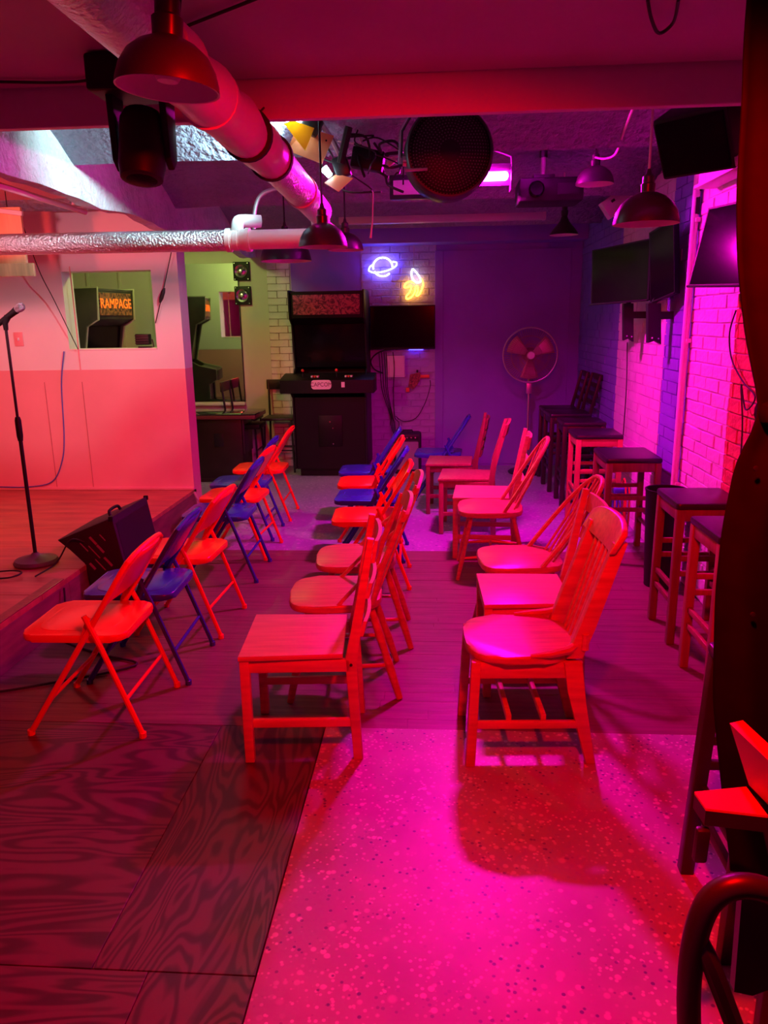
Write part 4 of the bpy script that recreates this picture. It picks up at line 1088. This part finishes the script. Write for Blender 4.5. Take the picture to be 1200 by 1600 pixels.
for k in range(2):
    x0 = -.17+.36*k
    st = obj('joystick', t1([(x0-.10, -.03, 1.075), (x0-.10, -.03, 1.14)], .005, 8), black_metal, cp)
    obj('joystick_ball', lathe(B(), [(0, -.017), (.012, -.012), (.017, 0), (.012, .012), (0, .017)], 12, Matrix.Translation((x0-.10, -.03, 1.15))), red_vinyl, cp)
    for j in range(6): obj('button', t1([(x0+.03*(j % 3), -.05+.045*(j//3), 1.075), (x0+.03*(j % 3), -.05+.045*(j//3), 1.095)], .012, 10), (red_vinyl if j % 2 else white_plastic), cp)
sticker = obj('sticker', prism(B(), rrect(-.105, .105, -.048, .048, .03), 0, .004, 'z'), mat('sticker_pink', (.80, .62, .66), .4), main, smooth=0)
sticker.rotation_euler = (PI/2, 0, 0); sticker.location = (-.0, -.161, .985)
sx = P(502, 601, Y=8.04); sticker.location = (sx.x+1.17, -.162, sx.z)
text('lettering', 'CAPCOM', .060, mat('sticker_letters_dark', (.10, .008, .03), .4), sticker, Matrix.Translation((0, 0, .0052)), .0008, .92)
s2 = obj('price_sticker', b1((P(536, 601, Y=8.04).x+1.17, -.163, P(536, 601, Y=8.04).z), (.035, .004, .055)), MATS['sticker_pink'], main, smooth=0)
ramp = arcade('arcade_cabinet', 'arcade cabinet with glowing orange marquee seen through the wall opening', .62, marq('marquee_print_orange', (.04, .02, .01), (.28, .10, .03), .22), 1.98, cab_side, cab_side, mat('pale_edge', (.42, .40, .32), .4))
rl = P(180, 470, Y=7.35); ramp.location = (rl.x, 7.35, 0); ramp.rotation_euler = (0, 0, math.radians(80))
cp = obj('control_panel', prism(B(), [(-.12, .92), (-.12, 1.05), (.12, 1.10), (.12, .92)], -.29, .29, 'x', .01), cab_side, ramp)
text('lettering', 'RAMPAGE', .125, emis('marquee_letters', (1, .14, .01), 1.3), ramp, Matrix.Translation((0, -.0085, 1.84)) @ Matrix.Rotation(PI/2, 4, 'X'), .001, .92)
# cocktail table and stool in the arcade room
t = thing('cocktail_cabinet', 'low table-top arcade cabinet with glass top in the arcade room', 'arcade table', (-2.38, 8.12, 0))
obj('glass_top', b1((0, 0, .722), (.95, .52, .012), .003), mat('glass_top', (.03, .03, .03), .06), t)
obj('top', b1((0, 0, .695), (.95, .52, .04), .006), mat('table_red_brown', (.16, .03, .035), .4), t)
obj('body', b1((0, 0, .36), (.62, .40, .64), .006), blackwood, t)
obj('side_panel', b1((.32, 0, .48), (.02, .36, .36), .004), cab_side, t)
obj('control_shelf', b1((.40, 0, .58), (.18, .30, .05), .006), cab_black, t)
obj('plinth', b1((0, 0, .02), (.56, .40, .04)), blackwood, t)
obj('coin_slot', b1((.06, -.202, .45), (.10, .01, .14), .003), black_metal, t)
def bar_chair(label, x, y, rz):
    t = thing('cafe_chair', label, 'chair', (x, y, 0), rz)
    obj('seat', b1((0, 0, .60), (.36, .36, .03), .01), blackwood, t)
    for sx in (-1, 1):
        for sy in (-1, 1): obj('leg', t1([(sx*.17, sy*.17, 0), (sx*.15, sy*.15, .6)], .012, 6), black_metal, t)
    for sx in (-1, 1): obj('back_post', t1([(sx*.155, .16, .6), (sx*.16, .20, 1.0)], .012, 6), black_metal, t)
    obj('backrest', b1((0, .20, .96), (.37, .018, .11), .006), blackwood, t)
    for sy in (-1, 1): obj('rung', t1([(-.16, sy*.16, .25), (.16, sy*.16, .25)], .008, 6), black_metal, t)
bar_chair('dark metal-legged high chair against the brick pier beside the big arcade cabinet', -1.79, 8.60, 0)
bar_chair('dark high chair behind the low arcade table, turned sideways', -2.21, 8.62, PI/2)
# two square wall lights
for z, lab in ((P(378, 424, Y=BY).z, 'upper square wall fitting with chrome disc beside the mirror'), (P(379, 462, Y=BY).z, 'lower square wall fitting with chrome disc beside the mirror')):
    t = thing('wall_fitting', lab, 'wall fitting', (P(379, 440, Y=BY).x, BY, z))
    obj('plate', b1((0, -.02, 0), (.18, .04, .20), .004), black_plastic, t)
    obj('disc', lathe(B(), [(.075, .0), (.07, .015), (.05, .008), (.025, .02), (.02, .045), (0, .05)], 24, Matrix.Translation((0, -.04, 0)) @ Matrix.Rotation(PI/2, 4, 'X')), chrome, t)
    for x in (-.075, .075):
        for zz in (-.085, .085): obj('screw', t1([(x, -.038, zz), (x, -.044, zz)], .006, 8), steel, t)
# small flood lamp on the sill
c = P(224, 537, Y=SWY+.08)
t = thing('sill_floodlight', 'small black ribbed flood lamp on the sill of the wall opening', 'lamp', (c.x, SWY+.09, WZ0+.01))
obj('body', b1((0, 0, .07), (.12, .07, .09), .008), black_plastic, t)
for k in range(4): obj('rib', b1((0, -.038, .04+.02*k), (.115, .012, .006)), black_metal, t)
obj('stand', t1([(.075, 0, .07), (.085, 0, .008), (.06, 0, .006), (-.05, 0, .006)], .006, 6), black_metal, t)

# ------------------------------------------------------------------ right wall things
def tv4(label, q, t_, name='television'):
    q = [Vector(v) for v in q]; q[2] = q[1]+(q[3]-q[0])*1.0                # keep it flat
    t = thing(name, label, 'television'); cen = sum((Vector(v) for v in q), Vector())/4
    obj('body', slab(B(), q, t_), black_plastic, t, smooth=0)
    n = Vector(t_).normalized()
    obj('screen', slab(B(), [cen+(Vector(v)-cen)*.955-n*.001 for v in q], n*.004), screen_m, t, smooth=0)
    a, b, c, d = (Vector(v) for v in q)
    obj('bezel', bar(B(), a-n*.004, b-n*.004, .012, .016, n, .003), plastic_wrap if 'near' in name else black_plastic, t)
    obj('mount', b1(cen+Vector(t_)*1.0+n*.03, (.08, .12, .2), .005), black_metal, t)
    return t
# corners: bottom far, bottom near, top near, top far
q = [P(923, 476, Y=6.2), P(1013, 469, Y=5.5), P(1012, 361, Y=5.5), P(925, 391, Y=6.2)]
tv4('dark television angled out from the brick wall, left of the twin pair', q, Vector((.055, .017, 0)))
q = [P(1016, 474, Y=5.42), P(1054, 458, Y=5.12), P(1058, 346, Y=5.12), P(1014, 364, Y=5.42)]
tv4('dark television right of the twin pair, hung close to the brick wall', q, Vector((.045, .04, 0)))
t = thing('tv_mount', 'black cable trunk with notched end hanging below the left twin television', 'bracket')
for (x0, x1, y0, y1, Y, nm) in ((975, 990, 474, 532, 6.0, 0), (1013, 1033, 474, 536, 5.35, 1)):
    if nm: t = thing('tv_mount', 'black cable trunk with notched end hanging below the right twin television', 'bracket')
    a, b, c, d = P(x0, y1, Y=Y), P(x1, y1+2, Y=Y), P(x1, y0, Y=Y), P(x0, y0, Y=Y); mid = (a+b)/2+Vector((0, 0, .02))
    bm = B(); f = [a, mid, b, c, d]; A = [bm.verts.new(v) for v in f]; C = [bm.verts.new(v+Vector((.0, .06, 0))) for v in f]
    bm.faces.new(A); bm.faces.new(C[::-1])
    for k in range(5): bm.faces.new((A[k], C[k], C[(k+1) % 5], A[(k+1) % 5]))
    obj('trunk', bm, black_metal, t, smooth=0)
    for s in (.25, .75): obj('bolt', t1([a.lerp(b, s)+Vector((0, -.006, .035)), a.lerp(b, s)+Vector((0, .01, .035))], .006, 6), chrome, t)
    obj('wall_arm', bar(B(), ((a+c)/2)+Vector((.0, .03, .05)), Vector((WX+.01, ((a+c)/2).y+.03, ((a+c)/2).z+.05)), .04, .05), black_metal, t)
    obj('tie', bar(B(), (c+d)/2+Vector((0, .03, -.01)), (c+d)/2+Vector((0.02, .03, .06)), .03, .03), black_metal, t)
q = [P(1075, 447, Y=4.35), P(1168, 446, Y=3.75), P(1168, 300, Y=3.85), P(1107, 325, Y=4.42)]
tv4('big dark television tilted out from the white brick beside the curtain', q, Vector((.05, .03, .012)))
o = obj('power_adapter', b1(P(1088, 322, X=WX-.03), (.03, .05, .10), .006), black_plastic); tag(o, 'small black power adapter hanging on the wall beside the near television', 'adapter')
t = thing('ring_hook', 'small dark ring hook on the wall above the near television', 'hook')
c = P(1093, 290, X=WX-.02)
obj('ring', t1([c+Vector((0, .05*math.cos(2*PI*k/20), .03*math.sin(2*PI*k/20))) for k in range(20)], .006, 6, closed=True), black_metal, t)
obj('stem', t1([c+Vector((.02, 0, 0)), c+Vector((0, .0, -.05))], .006, 6), black_metal, t)
obj('boss', b1(c+Vector((.01, 0, 0)), (.03, .05, .03), .005), black_metal, t)
# loudspeaker hung in the corner of the beam
t = thing('loudspeaker', 'large black loudspeaker slung high in the corner behind the beam', 'speaker', P(1110, 205, Y=3.75))
t.rotation_euler = (0, math.radians(-28), .75)
obj('cabinet', b1((0, 0, 0), (.30, .34, .26), .012), black_plastic, t)
obj('grille', b1((-.155, 0, 0), (.012, .31, .23), .004), mat('speaker_grille', (.006, .003, .004), .9, bump=.5, scale=200, spec=.1), t)
obj('hanger', t1([(-.05, 0, .13), (.04, 0, .28)], .01, 6), steel, t)
obj('corner_trim', b1((-.13, -.172, -.10), (.04, .01, .04), .004), steel, t)
t = thing('junction_box', 'tilted pale box fixed high on the wall behind the hanging dome lamp', 'box', P(962, 318, Y=6.4))
t.rotation_euler = (0, math.radians(-35), 0)
obj('body', b1((0, 0, 0), (.20, .12, .14), .006), beam_m, t)
obj('knockout', b1((-.02, -.063, .03), (.03, .006, .02), .002), black_metal, t)
obj('bracket', bar(B(), (.08, 0, .05), (.28, 0, -.02), .03, .03), black_metal, t)
t = thing('wood_soffit', 'pale board soffit at the top of the right wall above the near television', 'soffit', (WX-.06, 4.35, 2.43))
for k in range(6): obj('board', b1((0, -.30+.12*k, .06), (.10, .118, .28), .004), white_paint, t, smooth=0)
obj('lip', b1((-.01, 0, -.085), (.12, .74, .02), .004), white_paint, t)
cable('loose_cable', [P(1150, 485, X=WX-.03), P(1140, 520, X=WX-.03), P(1143, 560, X=WX-.03), P(1160, 595, X=WX-.03), P(1180, 620, X=WX-.03), P(1165, 640, X=WX-.03), P(1158, 600, X=WX-.03), P(1160, 660, X=WX-.03), P(1157, 720, X=WX-.03)], .004, cord_black, 'black cord looping down the red brick beside the curtain', 'cord')
cable('brick_cord', [P(980, 535, X=WX-.03), P(979, 600, X=WX-.03), P(973, 690, X=WX-.03)], .004, cord_black, 'thin black cord running down the white brick from the twin televisions', 'cord')
cable('ceiling_hook_cord', [P(1012, 0, Z=NC-.005), P(1018, 30, Z=NC-.03), P(1030, 52, Z=NC-.04), P(1052, 35, Z=NC-.02), P(1060, 0, Z=NC-.005)], .005, cord_black, 'short dark cord looped on the near ceiling', 'cord')
cable('extension_cable', [P(0, 128, Z=NC-.012), P(140, 125, Z=NC-.012), P(200, 80, Z=NC-.012), P(420, -10, Z=NC-.012)], .005, cord_black, 'dark cord running across the near ceiling above the pendant lamp', 'cord')
# hand truck-like coil of cables under a stool
t = thing('cable_coil', 'coil of red and blue cable on the floor under a bar stool', 'cables', (1.40, 5.85, 0))
for k, (m, r) in enumerate(((cord_blue, .10), (cord_blue, .085), (red_vinyl, .13), (red_vinyl, .115))):
    obj('loop', t1([(.03*k-.05, (r*.7)*math.cos(2*PI*j/24), r*1.7+.01+(r*1.7)*math.sin(2*PI*j/24)) for j in range(24)], .007, 6, closed=True), m, t)
obj('tie', b1((-.005, 0, .36), (.12, .05, .04), .008), cord_blue, t)
o = obj('waste_bin', lathe(B(), [(0, 0), (.10, 0), (.125, .60), (.13, .62), (.12, .62), (.098, .02), (0, .02)], 24), black_plastic); o.location = (1.40, 4.72, 0); tag(o, 'slim black bin standing between two bar stools against the brick wall', 'bin')
# cable gathered at the stage corner
cable('corner_cables', [Vector((SX+.02, 6.33, SZ-.01)), Vector((SX+.05, 6.36, .15)), Vector((SX+.08, 6.5, .03)), Vector((SX+.15, 6.7, .01)), Vector((SX+.3, 6.8, .01))], .010, cord_pink, 'pale cables dropping off the stage corner to the floor', 'cables')
